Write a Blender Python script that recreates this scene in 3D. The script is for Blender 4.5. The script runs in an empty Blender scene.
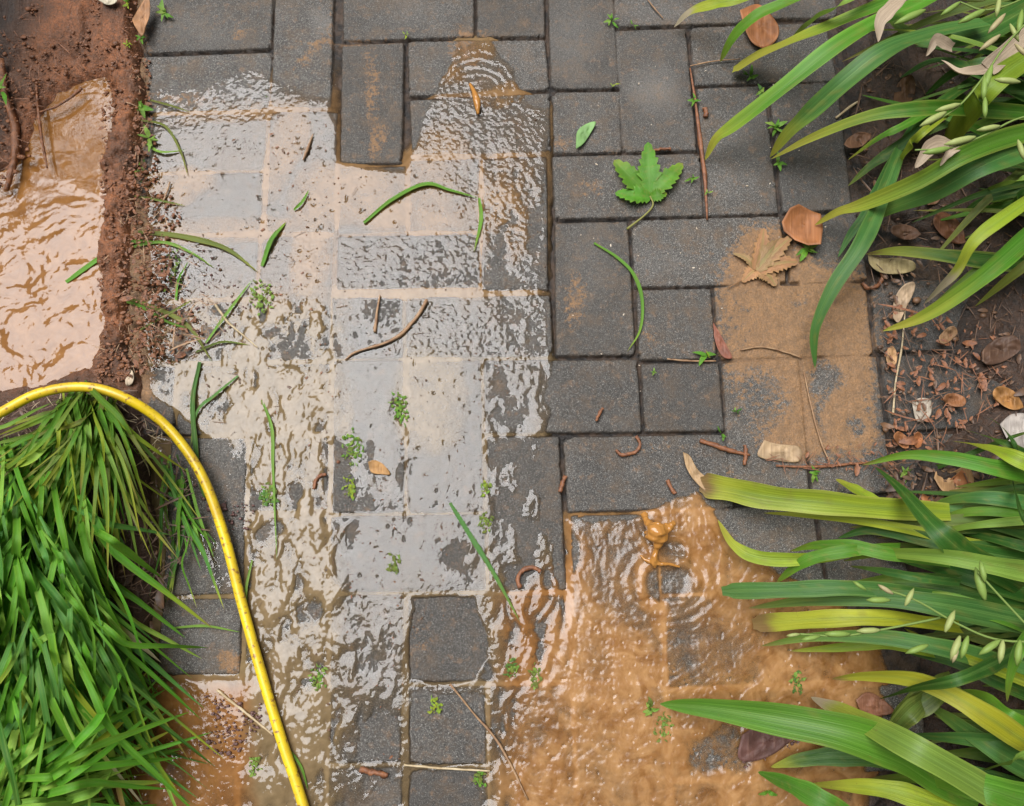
import bpy, math, random
import numpy as np
from mathutils import Vector, Matrix

# ------------------------------------------------------------------ camera, sky, sun, exposure
SC = bpy.context.scene
COL = SC.collection
W0, H0, F = 1024, 806, 780.0
TILT = math.radians(13.0)
CAMH = 1.03
CT, ST = math.cos(TILT), math.sin(TILT)

cam_d = bpy.data.cameras.new('camera')
cam = bpy.data.objects.new('camera', cam_d)
COL.objects.link(cam)
cam.location = (0, 0, CAMH)
cam.rotation_euler = (TILT, 0, 0)
cam_d.sensor_width = 36
cam_d.lens = F / W0 * 36
cam_d.clip_start = 0.01
cam_d.clip_end = 500
SC.camera = cam

def ray(px, py):
    x, y, z = px - 512.0, 403.0 - py, -F
    return x, y * CT - z * ST, y * ST + z * CT

def P(px, py, z=0.0):
    """point of height z that the photograph shows at (px, py)"""
    x, y, k = ray(px, py)
    t = (z - CAMH) / k
    return Vector((x * t, y * t, z))

def to_px(X, Y, Z=0.0):
    dz = Z - CAMH
    yc = Y * CT + dz * ST
    zc = -Y * ST + dz * CT
    return 512 + F * X / (-zc), 403 - F * yc / (-zc)

SX, SY, SZ = ray(292, 388)
sdir = Vector((SX, SY, -SZ)).normalized()          # towards the bright gap in the cloud cover
sun_el = math.asin(sdir.z)
sun_az = math.atan2(sdir.x, sdir.y)
wd = bpy.data.worlds.new('World')
SC.world = wd
wd.use_nodes = True
nt = wd.node_tree
bg = nt.nodes['Background']
sky = nt.nodes.new('ShaderNodeTexSky')
sky.sky_type = 'NISHITA'
sky.sun_disc = False
sky.sun_elevation = sun_el
sky.sun_rotation = sun_az
sky.air_density = 1.0
sky.dust_density = 6.0
sky.ozone_density = 1.0
hs = nt.nodes.new('ShaderNodeHueSaturation')
hs.inputs['Saturation'].default_value = 0.12
nt.links.new(sky.outputs[0], hs.inputs['Color'])
nt.links.new(hs.outputs[0], bg.inputs[0])
bg.inputs[1].default_value = 0.05

sl = bpy.data.lights.new('sun', 'SUN')
sl.energy = 3.8
sl.angle = math.radians(45)
sl.color = (0.975, 0.98, 1.0)
sun = bpy.data.objects.new('sun', sl)
COL.objects.link(sun)
sun.rotation_euler = (-sdir).to_track_quat('-Z', 'Y').to_euler()
sun.location = sdir * 5

SC.view_settings.view_transform = 'Standard'
SC.view_settings.look = 'None'
SC.view_settings.gamma = 1
SC.view_settings.exposure = 0.42
SC.cycles.use_denoising = True
SC.cycles.max_bounces = 8
SC.cycles.transparent_max_bounces = 8
SC.cycles.sample_clamp_indirect = 4

rnd = random.Random(7)

# ------------------------------------------------------------------ noise
def _tab(seed):
    return np.random.RandomState(seed).rand(256, 256).astype(np.float32) * 2 - 1
_T = {}
def vn(x, y, seed=0):
    if seed not in _T: _T[seed] = _tab(seed)
    T = _T[seed]
    x = np.asarray(x, np.float32); y = np.asarray(y, np.float32)
    xi = np.floor(x).astype(np.int64); yi = np.floor(y).astype(np.int64)
    fx = x - xi; fy = y - yi
    fx = fx * fx * fx * (fx * (fx * 6 - 15) + 10); fy = fy * fy * fy * (fy * (fy * 6 - 15) + 10)
    x0 = xi & 255; x1 = (xi + 1) & 255; y0 = yi & 255; y1 = (yi + 1) & 255
    a = T[y0, x0]; b = T[y0, x1]; c = T[y1, x0]; d = T[y1, x1]
    return (a + (b - a) * fx) * (1 - fy) + (c + (d - c) * fx) * fy
def fbm(x, y, seed=0, octv=4, gain=0.5):
    s = 0; a = 1; n = 0
    for i in range(octv):
        s = s + a * vn(x * 2 ** i + 17.3 * i, y * 2 ** i + 5.1 * i, seed + i); n += a; a *= gain
    return s / n
def ss(a, b, v):
    t = np.clip((v - a) / (b - a), 0, 1)
    return t * t * (3 - 2 * t)

# ------------------------------------------------------------------ maps laid out on the ground plane
MX0, MX1, MY0, MY1, MS = -160, 1190, -200, 1000, 2
mxs = np.arange(MX0, MX1, MS, dtype=np.float32); mys = np.arange(MY0, MY1, MS, dtype=np.float32)
MXX, MYY = np.meshgrid(mxs, mys)
WX = MXX + 7 * fbm(MXX / 26, MYY / 26, 31, 4); WY = MYY + 7 * fbm(MXX / 26, MYY / 26, 41, 4)

def sd_poly(poly, X, Y):
    """signed distance, positive inside"""
    n = len(poly); d = np.full(X.shape, 1e9, np.float32); ins = np.zeros(X.shape, bool)
    for i in range(n):
        x0, y0 = poly[i]; x1, y1 = poly[(i + 1) % n]
        ex, ey = x1 - x0, y1 - y0
        L = ex * ex + ey * ey + 1e-9
        t = np.clip(((X - x0) * ex + (Y - y0) * ey) / L, 0, 1)
        d = np.minimum(d, (X - x0 - t * ex) ** 2 + (Y - y0 - t * ey) ** 2)
        if y0 != y1:
            c = ((Y >= min(y0, y1)) & (Y < max(y0, y1)) & (X < (Y - y0) * ex / ey + x0))
            ins ^= c
    d = np.sqrt(d)
    return np.where(ins, d, -d)
def soft(poly, feather=8, warp=True):
    X, Y = (WX, WY) if warp else (MXX, MYY)
    return ss(-feather, feather, sd_poly(poly, X, Y))
def blob(cx, cy, rx, ry, ang=0, p=1.0):
    a = math.radians(ang); c, s = math.cos(a), math.sin(a)
    dx, dy = WX - cx, WY - cy
    u = (dx * c + dy * s) / rx; v = (-dx * s + dy * c) / ry
    return np.clip(1 - (u * u + v * v), 0, 1) ** p
def put(M, mask, val): return M * (1 - mask) + val * mask
def samp(M, X, Y):
    fx = np.clip((X - MX0) / MS, 0, M.shape[1] - 1.001); fy = np.clip((Y - MY0) / MS, 0, M.shape[0] - 1.001)
    xi = fx.astype(np.int32); yi = fy.astype(np.int32); fx = fx - xi; fy = fy - yi
    return (M[yi, xi] * (1 - fx) + M[yi, xi + 1] * fx) * (1 - fy) + (M[yi + 1, xi] * (1 - fx) + M[yi + 1, xi + 1] * fx) * fy

# ---- where the water stands (mm above the nominal paver top)
LV = np.full(MXX.shape, -9.5, np.float32)
film = [(140, 84), (200, 80), (250, 62), (276, 84), (335, 92), (345, 160), (404, 168), (412, 128), (420, 100), (442, 74), (453, 36), (490, 34), (516, 60),
        (530, 98), (556, 98), (552, 150), (546, 200), (548, 290), (552, 352), (560, 372), (548, 430), (530, 440), (532, 500), (552, 540), (566, 600),
        (566, 640), (540, 700), (520, 830), (100, 830), (150, 690), (245, 660), (246, 520), (205, 440), (130, 385), (112, 330), (118, 230), (132, 150)]
LV = put(LV, soft(film, 9), 0.75)
LV = put(LV, soft([(138, 84), (200, 80), (250, 62), (276, 82), (276, 112), (140, 130)], 8), 0.15)
LV = put(LV, 0.8 * soft([(250, 60), (335, 60), (335, 95), (270, 100)], 14), 0.2)
LV = put(LV, soft([(130, 125), (400, 170), (545, 110), (545, 230), (330, 235), (250, 300), (110, 300)], 12), 1.1)
LV = put(LV, soft([(338, 236), (480, 234), (480, 288), (337, 290)], 4, False), 0.75)
LV = put(LV, soft([(408, 300), (548, 297), (551, 355), (406, 357)], 4, False), 0.65)
LV = put(LV, soft([(484, 240), (548, 200), (549, 288), (480, 290)], 8), 0.3)
LV = put(LV, soft([(120, 305), (255, 301), (330, 240), (330, 360), (112, 361)], 10), 0.8)
LV = put(LV, soft([(484, 364), (545, 362), (540, 432), (486, 434)], 8), 0.35)
LV = put(LV, soft([(500, 436), (540, 436), (556, 590), (505, 590)], 10), 0.0)
LV = put(LV, soft([(408, 364), (480, 362), (484, 512), (408, 512)], 6), 0.85)
LV = put(LV, soft([(250, 366), (332, 364), (336, 560), (372, 690), (330, 830), (244, 830), (246, 600)], 12), 1.6)
LV = put(LV, soft([(335, 364), (405, 364), (486, 516), (484, 592), (335, 592)], 8), 1.05)
LV = put(LV, 0.9 * blob(455, 556, 20, 26, 20), -0.9)
LV = put(LV, soft([(412, 602), (474, 600), (486, 640), (472, 680), (412, 682)], 3), -3.0)
LV = put(LV, soft([(412, 696), (484, 694), (484, 762), (412, 764)], 3), -3.2)
LV = put(LV, soft([(412, 772), (470, 772), (480, 830), (412, 830)], 4), -3.0)
LV = put(LV, soft([(360, 724), (398, 716), (398, 762), (352, 762)], 5), -0.8)
LV = put(LV, soft([(378, 782), (398, 780), (398, 830), (372, 830)], 5), -0.8)
LV = put(LV, soft([(150, 432), (200, 436), (216, 500), (238, 590), (238, 674), (150, 674)], 6), -2.6)
LV = put(LV, .9 * soft([(176, 436), (246, 440), (246, 594), (200, 594)], 10), 0.35)
LV = put(LV, soft([(484, 686), (640, 684), (560, 830), (488, 830)], 8), 1.6)
flow = [(566, 518), (640, 512), (672, 492), (700, 480), (716, 500), (740, 540), (800, 572), (870, 640), (890, 700), (860, 830), (500, 830), (516, 720), (560, 620), (574, 560)]
LV = put(LV, soft(flow, 13), 2.1)
LV = put(LV, soft([(580, 522), (650, 516), (700, 560), (700, 700), (650, 690), (590, 590)], 10), 1.3)
LV = put(LV, soft([(686, 742), (742, 716), (750, 772), (690, 774)], 5), 0.35)
LV = put(LV, soft([(140, 680), (244, 682), (330, 690), (320, 830), (60, 830), (100, 720)], 8), 2.0)
LV = put(LV, soft([(60, -160), (150, -160), (148, 60), (150, 110), (142, 200), (146, 240), (140, 330), (150, 400), (80, 420), (60, 200)], 6), -9)
hol = np.maximum(blob(668, 584, 24, 20, 0, .6), blob(672, 552, 13, 12, 0, .6))
LV = LV - 1.3 * hol
# ---- how cloudy it is (per mm)
TB = np.full(MXX.shape, 0.11, np.float32)
TB = put(TB, soft([(100, 290), (345, 300), (335, 700), (320, 830), (90, 830), (100, 400)], 20), 1.5)
TB = put(TB, soft([(335, 364), (484, 362), (486, 600), (400, 640), (340, 700)], 15), 0.11)
for b in [(215, 112, 95, 13, -4), (285, 150, 20, 58, 20), (320, 200, 30, 40, 10), (215, 230, 110, 14, -3), (345, 195, 60, 32, -10), (435, 175, 38, 55, 15), (420, 215, 75, 22, 0), (440, 74, 26, 14, 0),
          (475, 48, 30, 14, 0), (510, 95, 40, 12, 0), (505, 210, 40, 60, 0), (440, 293, 120, 8, 0), (310, 260, 20, 70, 10), (200, 300, 60, 12, 0), (160, 190, 60, 20, -10), (430, 400, 40, 60, 0), (345, 410, 12, 40, 0)]:
    TB = np.maximum(TB, 0.11 + 1.2 * blob(*b[:4], b[4], 0.8))
TB = put(TB, soft([(484, 600), (560, 560), (566, 516), (640, 508), (700, 478), (760, 520), (830, 560), (900, 620), (930, 700), (860, 830), (500, 830)], 44), .95 + .75 * fbm(WX / 26, WY / 44, 191, 3))
TB = put(TB, 0.95 * soft([(576, 522), (650, 518), (700, 560), (716, 700), (660, 660), (590, 606)], 16), 0.22)
TB = put(TB, 0.9 * blob(725, 650, 40, 60, -20), 0.4)
TB = put(TB, np.clip(hol * 1.4, 0, 1), .12)
TB = np.maximum(TB, 1.5 * blob(655, 595, 16, 60, -14, .6) * (1 - np.clip(hol * 1.5, 0, 1)))
TB = np.maximum(TB, 1.2 * blob(706, 550, 20, 70, -16, .6))
TB = put(TB, 0.9 * blob(530, 720, 34, 40, 10), 0.45)
TB = put(TB, soft([(850, 590), (940, 600), (930, 700), (850, 690)], 14), 0.5)
TB = put(TB, soft([(140, 680), (244, 682), (250, 830), (60, 830), (100, 720)], 10), 0.9)
# ---- ripple strength
RA = np.full(MXX.shape, 0.10, np.float32)
RA = put(RA, soft([(235, 300), (335, 300), (345, 560), (375, 700), (330, 830), (240, 830), (240, 600)], 16), 1.0)
RA = put(RA, 0.55 * soft([(120, 300), (240, 300), (240, 440), (130, 380)], 14), 1.0)
RA = put(RA, 0.5 * soft([(335, 600), (405, 600), (405, 830), (335, 830)], 12), 1.0)
RA = put(RA, 0.75 * soft([(484, 362), (545, 362), (560, 600), (484, 600)], 12), 1.0)
RA = put(RA, 0.8 * soft([(484, 600), (570, 600), (520, 700), (520, 830), (484, 830)], 12), 1.0)
RA = put(RA, 0.5 * soft([(484, 160), (548, 160), (549, 350), (484, 350)], 12), 0.8)
for b in [(372, 470, 10, 50, 0), (405, 470, 8, 60, 0), (395, 410, 14, 30, 0), (350, 530, 12, 30, -15), (470, 560, 12, 30, 0)]:
    RA = np.maximum(RA, 0.1 + 0.9 * blob(*b))
PT = np.maximum(soft([(338, 236), (480, 234), (480, 288), (337, 290)], 4, False), soft([(408, 300), (548, 297), (551, 355), (406, 357)], 4, False))
PT = np.maximum(PT, .6 * soft([(484, 160), (548, 160), (549, 290), (482, 291)], 6)); PT = np.maximum(PT, .5 * soft([(415, 105), (548, 100), (548, 152), (480, 150), (415, 130)], 8)); PT = np.maximum(PT, .7 * soft([(255, 240), (330, 240), (330, 360), (255, 360)], 12))
RF = soft(flow, 26)                                                    # fast flow
# ---- body colour shift: 0 khaki clay, 1 orange clay
OR = soft([(500, 600), (560, 560), (566, 516), (640, 508), (700, 478), (760, 520), (830, 560), (900, 620), (930, 700), (860, 830), (500, 830)], 20)
OR = np.maximum(OR, soft([(100, 680), (250, 682), (250, 830), (60, 830)], 14))
OR = np.maximum(OR, 0.45 * soft([(140, 90), (560, 30), (550, 300), (130, 300)], 30))

# ---- dried mud on the pavers, pale dust, damp
MUD = np.zeros(MXX.shape, np.float32)
MUD = np.maximum(MUD, soft([(742, 228), (790, 228), (812, 262), (862, 268), (876, 330), (872, 400), (880, 440), (860, 456), (792, 462), (760, 440), (735, 400), (722, 360), (715, 300), (728, 262)], 20))
MUD = put(MUD, 0.85 * blob(760, 400, 36, 42, 0, .7), 0.22)
MUD = put(MUD, 0.4 * blob(735, 320, 22, 40), 0.3)
MUD = put(MUD, 0.5 * blob(800, 300, 14, 10), 0.3)
MUD = put(MUD, 0.6 * blob(820, 395, 10, 60), 0.1)
MUD = put(MUD, 0.9 * blob(826, 378, 22, 20), 0.05)
MUD = put(MUD, 0.8 * blob(856, 425, 12, 14), 0.1)
for b in [(238, 35, 12, 8, 0, .6), (315, 50, 36, 8, -40, .5), (345, 42, 60, 5, 0, .7), (372, 90, 10, 60, 0, .5), (378, 140, 12, 25, 0, .6), (470, 48, 30, 22, 0, .7), (590, 190, 22, 12, 0, .45), (575, 300, 14, 36, 0, .55),
          (700, 250, 30, 16, 0, .25), (650, 340, 12, 22, 0, .35), (562, 145, 10, 14, 0, .5), (610, 150, 14, 6, 0, .4), (180, 100, 55, 12, 0, .5), (225, 20, 60, 22, 0, .2), (640, 60, 30, 40, 0, .15), (232, 660, 16, 18, 0, .8), (330, 20, 12, 40, 20, .3),
          (760, 300, 50, 40, 0, .8), (730, 480, 10, 20, 0, .4), (650, 450, 60, 6, 0, .3), (420, 640, 18, 22, 0, .3)]:
    MUD = np.maximum(MUD, b[5] * blob(*b[:5], 0.7))
LEFTM = soft([(60, -160), (150, -160), (146, 60), (150, 110), (142, 200), (160, 240), (150, 330), (160, 400), (80, 420), (60, 200)], 8)
MUD = np.maximum(MUD, 0.9 * LEFTM)
MUD = np.maximum(MUD, 0.55 * blob(175, 330, 60, 50))
DUST = np.zeros(MXX.shape, np.float32)
for b in [(655, 88, 34, 30, 0, .9), (520, 60, 40, 30, 0, .2), (740, 150, 30, 60, 0, .25), (570, 40, 40, 50, 0, .55), (650, 10, 50, 16, 0, .5), (660, 260, 40, 20, 0, .3), (590, 260, 30, 60, 0, .3), (420, 15, 50, 24, 0, .4), (205, 30, 50, 25, 0, .4), (320, 20, 14, 20, 0, .8), (740, 130, 12, 10, 0, .3), (210, 640, 40, 40, 0, .35), (225, 470, 25, 45, 0, .35)]:
    DUST = np.maximum(DUST, .45 * b[5] * blob(*b[:5], 1))
DARK = np.zeros(MXX.shape, np.float32)
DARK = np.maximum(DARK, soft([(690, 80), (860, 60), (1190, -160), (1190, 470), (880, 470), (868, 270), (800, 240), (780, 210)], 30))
DARK = np.maximum(DARK, 0.5 * soft([(560, 360), (725, 355), (735, 515), (570, 515)], 20))
DARK = np.maximum(DARK, 0.45 * soft([(405, 595), (490, 595), (490, 830), (405, 830)], 10))

# ------------------------------------------------------------------ materials
def mat(name):
    m = bpy.data.materials.new(name); m.use_nodes = True
    nt = m.node_tree; b = nt.nodes['Principled BSDF']
    return m, nt, b
def nd(nt, t, **kw):
    n = nt.nodes.new(t)
    for k, v in kw.items():
        if k in n.inputs: n.inputs[k].default_value = v
        else: setattr(n, k, v)
    return n
def lk(nt, a, b): nt.links.new(a, b)
def mixc(nt, fac, a, b, mode='MIX'):
    n = nt.nodes.new('ShaderNodeMix'); n.data_type = 'RGBA'; n.blend_type = mode
    for s, v in ((n.inputs[0], fac), (n.inputs[6], a), (n.inputs[7], b)):
        if hasattr(v, 'is_output') or isinstance(v, bpy.types.NodeSocket): lk(nt, v, s)
        else: s.default_value = v if not isinstance(v, tuple) else (*v, 1) if len(v) == 3 else v
    return n.outputs[2]
def ramp(nt, src, p0, p1, c0=0.0, c1=1.0):
    n = nt.nodes.new('ShaderNodeMapRange'); n.clamp = True
    n.inputs[1].default_value = p0; n.inputs[2].default_value = p1; n.inputs[3].default_value = c0; n.inputs[4].default_value = c1
    lk(nt, src, n.inputs[0]); return n.outputs[0]
def mth(nt, op, a, b=None):
    n = nt.nodes.new('ShaderNodeMath'); n.operation = op
    for s, v in ((n.inputs[0], a), (n.inputs[1], b)):
        if v is None: continue
        if isinstance(v, bpy.types.NodeSocket): lk(nt, v, s)
        else: s.default_value = v
    return n.outputs[0]
def coords(nt): return nt.nodes.new('ShaderNodeTexCoord').outputs['Object']
def noise(nt, vec, scale, detail=3, rough=0.55, dist=0.0):
    n = nd(nt, 'ShaderNodeTexNoise'); n.inputs['Scale'].default_value = scale; n.inputs['Detail'].default_value = detail
    n.inputs['Roughness'].default_value = rough; n.inputs['Distortion'].default_value = dist
    lk(nt, vec, n.inputs['Vector']); return n.outputs['Fac']
def vor(nt, vec, scale, out='Distance'):
    n = nd(nt, 'ShaderNodeTexVoronoi'); n.inputs['Scale'].default_value = scale
    lk(nt, vec, n.inputs['Vector']); return n.outputs[out]
def bump(nt, h, strength, dist, b):
    n = nd(nt, 'ShaderNodeBump'); n.inputs['Strength'].default_value = strength; n.inputs['Distance'].default_value = dist
    lk(nt, h, n.inputs['Height'])
    if b is not None: lk(nt, n.outputs[0], b.inputs['Normal'])
    return n

def paver_material():
    m, nt, b = mat('wet concrete paver')
    v = coords(nt)
    at = nd(nt, 'ShaderNodeVertexColor', layer_name='surf'); sep = nd(nt, 'ShaderNodeSeparateColor'); lk(nt, at.outputs[0], sep.inputs[0])
    mud, dust, dark = sep.outputs[0], sep.outputs[1], sep.outputs[2]
    jt = nd(nt, 'ShaderNodeVertexColor', layer_name='joint'); sj = nd(nt, 'ShaderNodeSeparateColor'); lk(nt, jt.outputs[0], sj.inputs[0])
    n1 = noise(nt, v, 22, 4, 0.6); n2 = noise(nt, v, 420, 3, 0.7); n3 = noise(nt, v, 900, 2, 0.6); n4 = noise(nt, v, 70, 4, 0.65)
    c = mixc(nt, ramp(nt, n1, .3, .7), (.058, .052, .045), (.110, .099, .086))
    c = mixc(nt, ramp(nt, n2, .40, .60), mixc(nt, .62, c, (.015, .013, .012)), c)
    c = mixc(nt, ramp(nt, noise(nt, v, 300, 2, .6), .56, .68, 0, .55), c, (.24, .225, .20))
    c = mixc(nt, ramp(nt, n3, .585, .67), c, (.42, .40, .36))
    vd = vor(nt, v, 150); c = mixc(nt, mth(nt, 'MULTIPLY', ramp(nt, vd, .16, .08), ramp(nt, n4, .5, .62)), c, (.42, .39, .34))
    c = mixc(nt, ramp(nt, sj.outputs[1], 0, 1, .0, .55), c, (.042, .035, .028))
    c = mixc(nt, ramp(nt, noise(nt, v, 26, 7, .75), .48, .64, 0, .62), c, (.115, .078, .048))
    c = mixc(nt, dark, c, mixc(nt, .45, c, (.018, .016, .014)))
    c = mixc(nt, mth(nt, 'MULTIPLY', dust, ramp(nt, n2, .35, .65, .35, 1)), c, (.24, .225, .205))
    c = mixc(nt, ramp(nt, n4, .56, .72, 0, .5), c, (.22, .13, .07))
    mf = mth(nt, 'ADD', mud, mth(nt, 'MULTIPLY', mth(nt, 'SUBTRACT', noise(nt, v, 120, 5, .75), .5), 2.6))
    mf = mth(nt, 'MULTIPLY', ramp(nt, mf, .35, .72), ramp(nt, mud, .02, .25))
    mc = mixc(nt, ramp(nt, n4, .3, .7), (.36, .190, .078), (.20, .115, .055))
    mc = mixc(nt, ramp(nt, n2, .42, .62, .55, 0), mc, (.12, .07, .035))
    c = mixc(nt, mth(nt, 'MULTIPLY', mf, .92), c, mc)
    c = mixc(nt, sj.outputs[0], c, mixc(nt, ramp(nt, noise(nt, v, 60, 3), .4, .6), (.012, .009, .007), (.055, .032, .018)))
    lk(nt, c, b.inputs['Base Color'])
    b.inputs['Roughness'].default_value = .42
    lk(nt, ramp(nt, noise(nt, v, 130, 3), .3, .7, .30, .62), b.inputs['Roughness'])
    b.inputs['IOR'].default_value = 1.45
    h = mth(nt, 'ADD', mth(nt, 'MULTIPLY', n2, 1.0), mth(nt, 'MULTIPLY', n3, .5))
    bump(nt, h, 1.0, .0016, b)
    return m

def soil_material(name, c0, c1, c2, rough=.5):
    m, nt, b = mat(name); v = coords(nt)
    n1 = noise(nt, v, 9, 5, .65); n2 = noise(nt, v, 110, 5, .7); n3 = noise(nt, v, 420, 3, .7)
    at = nd(nt, 'ShaderNodeVertexColor', layer_name='surf'); sep = nd(nt, 'ShaderNodeSeparateColor'); lk(nt, at.outputs[0], sep.inputs[0])
    c = mixc(nt, ramp(nt, mth(nt, 'ADD', n1, mth(nt, 'MULTIPLY', mth(nt, 'SUBTRACT', n2, .5), .8)), .35, .65), c0, c1)
    c = mixc(nt, sep.outputs[0], c, mixc(nt, ramp(nt, n2, .35, .65), c2, (.15, .060, .024)))
    c = mixc(nt, ramp(nt, n3, .35, .55, .55, 0), c, (.02, .013, .009))
    lk(nt, c, b.inputs['Base Color']); b.inputs['Roughness'].default_value = rough
    h = mth(nt, 'ADD', n2, mth(nt, 'MULTIPLY', n3, .5)); bump(nt, h, .9, .004, b)
    return m

def water_material(name='muddy water'):
    m, nt, b = mat(name); nt.nodes.remove(b)
    out = nt.nodes['Material Output']; v = coords(nt)
    at = nd(nt, 'ShaderNodeVertexColor', layer_name='surf'); sep = nd(nt, 'ShaderNodeSeparateColor'); lk(nt, at.outputs[0], sep.inputs[0])
    al, orr, fl = sep.outputs[0], sep.outputs[1], sep.outputs[2]
    n1 = noise(nt, v, 45, 4, .6, 1.0); n2 = noise(nt, v, 260, 3, .6)
    kh = mixc(nt, ramp(nt, n1, .3, .7), (.130, .088, .042), (.195, .134, .068))
    og = mixc(nt, ramp(nt, n1, .3, .7), (.165, .068, .017), (.245, .112, .034))
    og = mixc(nt, mth(nt, 'MULTIPLY', fl, ramp(nt, noise(nt, v, 28, 4, .6, 1.5), .35, .65)), og, (.34, .180, .070))
    c = mixc(nt, orr, kh, og)
    c = mixc(nt, ramp(nt, n2, .62, .75, 0, .3), c, (.12, .07, .03))
    tr = nd(nt, 'ShaderNodeBsdfTransparent'); df = nd(nt, 'ShaderNodeBsdfDiffuse'); lk(nt, c, df.inputs[0])
    lk(nt, mixc(nt, al, (.92, .90, .87), (.8, .7, .55)), tr.inputs[0])
    m1 = nd(nt, 'ShaderNodeMixShader'); lk(nt, al, m1.inputs[0]); lk(nt, tr.outputs[0], m1.inputs[1]); lk(nt, df.outputs[0], m1.inputs[2])
    bp = bump(nt, mth(nt, 'ADD', noise(nt, v, 150, 2, .5, .6), mth(nt, 'MULTIPLY', noise(nt, v, 520, 2, .5), .35)), .28, .0005, None)
    fr = nd(nt, 'ShaderNodeFresnel', IOR=1.395); lk(nt, bp.outputs[0], fr.inputs['Normal'])
    gl = nd(nt, 'ShaderNodeBsdfGlossy', Roughness=.035); lk(nt, bp.outputs[0], gl.inputs['Normal'])
    gl.inputs[0].default_value = (1, 1, 1, 1)
    lk(nt, ramp(nt, fl, 0, 1, .035, .20), gl.inputs['Roughness'])
    m2 = nd(nt, 'ShaderNodeMixShader'); lk(nt, mth(nt, 'MULTIPLY', fr.outputs[0], 1.0), m2.inputs[0]); lk(nt, m1.outputs[0], m2.inputs[1]); lk(nt, gl.outputs[0], m2.inputs[2])
    lk(nt, m2.outputs[0], out.inputs[0])
    return m

def leaf_material(name, gloss=.38, trans=.25, vein=1.0, spots=.25, dry=False):
    A, B, C2, D2 = ((.02, .05, .01), (.30, .40, .12), (.16, .26, .03), (.22, .38, .04)) if not dry else ((.05, .02, .008), (.45, .30, .18), (.10, .045, .02), (.35, .15, .05))
    m, nt, b = mat(name); v = coords(nt)
    at = nd(nt, 'ShaderNodeVertexColor', layer_name='tint')
    uv = nd(nt, 'ShaderNodeVertexColor', layer_name='across'); sep = nd(nt, 'ShaderNodeSeparateColor'); lk(nt, uv.outputs[0], sep.inputs[0])
    cmb = nd(nt, 'ShaderNodeCombineXYZ'); lk(nt, mth(nt, 'MULTIPLY', sep.outputs[0], 24), cmb.inputs[0]); lk(nt, mth(nt, 'MULTIPLY', sep.outputs[1], 1.2), cmb.inputs[1]); lk(nt, mth(nt, 'MULTIPLY', sep.outputs[2], 50), cmb.inputs[2])
    vn_ = noise(nt, cmb.outputs[0], 1.0, 3, .6)
    n1 = noise(nt, v, 30, 4, .6); n2 = noise(nt, v, 260, 3, .6)
    c = at.outputs[0]
    c = mixc(nt, ramp(nt, vn_, .3, .65, min(.9, .42 * vein), 0), c, mixc(nt, .6, c, A))
    c = mixc(nt, ramp(nt, vn_, .55, .78, 0, min(.9, .36 * vein)), c, mixc(nt, .5, c, B))
    c = mixc(nt, ramp(nt, n2, .66, .74, 0, spots), c, (.16, .10, .03))
    c = mixc(nt, ramp(nt, n1, .35, .7, 0, .22), c, mixc(nt, .5, c, C2))
    lk(nt, c, b.inputs['Base Color'])
    b.inputs['Roughness'].default_value = gloss; b.inputs['IOR'].default_value = 1.38
    bump(nt, mth(nt, 'ADD', mth(nt, 'MULTIPLY', vn_, 1.0), mth(nt, 'MULTIPLY', n2, .15)), .5, .0015, b)
    tl = nd(nt, 'ShaderNodeBsdfTranslucent'); lk(nt, mixc(nt, .5, c, D2), tl.inputs[0])
    mx = nd(nt, 'ShaderNodeMixShader'); mx.inputs[0].default_value = trans
    lk(nt, b.outputs[0], mx.inputs[1]); lk(nt, tl.outputs[0], mx.inputs[2]); lk(nt, mx.outputs[0], nt.nodes['Material Output'].inputs[0])
    return m

def plain(name, c0, c1, rough=.5, scale=60, bmp=.6, bd=.001, c2=None, lo=.62, hi=.7):
    m, nt, b = mat(name); v = coords(nt)
    n1 = noise(nt, v, scale, 4, .65); n2 = noise(nt, v, scale * 6, 3, .6)
    c = mixc(nt, ramp(nt, n1, .35, .65), c0, c1)
    if c2: c = mixc(nt, ramp(nt, n2, lo, hi), c, c2)
    lk(nt, c, b.inputs['Base Color']); b.inputs['Roughness'].default_value = rough
    bump(nt, mth(nt, 'ADD', n1, mth(nt, 'MULTIPLY', n2, .5)), bmp, bd, b)
    return m

M_PAVE = paver_material()
M_SOIL = soil_material('damp garden soil', (.014, .009, .006), (.062, .030, .015), (.33, .115, .038))
M_WATER = water_material()
M_LEAF = leaf_material('strap leaf', .44, .26, 1.7, .5)
M_GRASS = leaf_material('grass blade', .5, .35, .6, .08)
M_FLAT = leaf_material('soft leaf', .5, .2, .3, .2)
M_DRY = leaf_material('dry leaf', .55, .10, 1.6, .6, True)
M_TWIG = plain('twig bark', (.20, .105, .05), (.34, .21, .11), .6, 90)
M_STRAW = plain('pale straw', (.50, .40, .25), (.36, .26, .14), .6, 90)
M_RUST = plain('rust brown catkin', (.26, .10, .038), (.13, .05, .024), .5, 200, .8, .0012)
M_DEAD = plain('bleached dead leaf', (.60, .52, .42), (.42, .33, .23), .6, 60)
M_STONE = plain('pale stone', (.55, .50, .42), (.40, .34, .27), .7, 60)
M_CHIP = plain('bark chip', (.15, .075, .035), (.055, .030, .018), .55, 60)
M_CLOD = plain('red clay clod', (.25, .095, .036), (.10, .042, .02), .35, 160, .9, .002)
M_PURP = plain('purplish wet mud crumb', (.10, .05, .045), (.17, .09, .075), .25, 200, .8, .002)
M_HOSE = plain('yellow hose plastic', (.74, .53, .012), (.52, .34, .02), .36, 22, .25, .0006, (.26, .13, .03), .56, .66)
M_DROP, _nt, _b = mat('clay coloured water drop')
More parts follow.
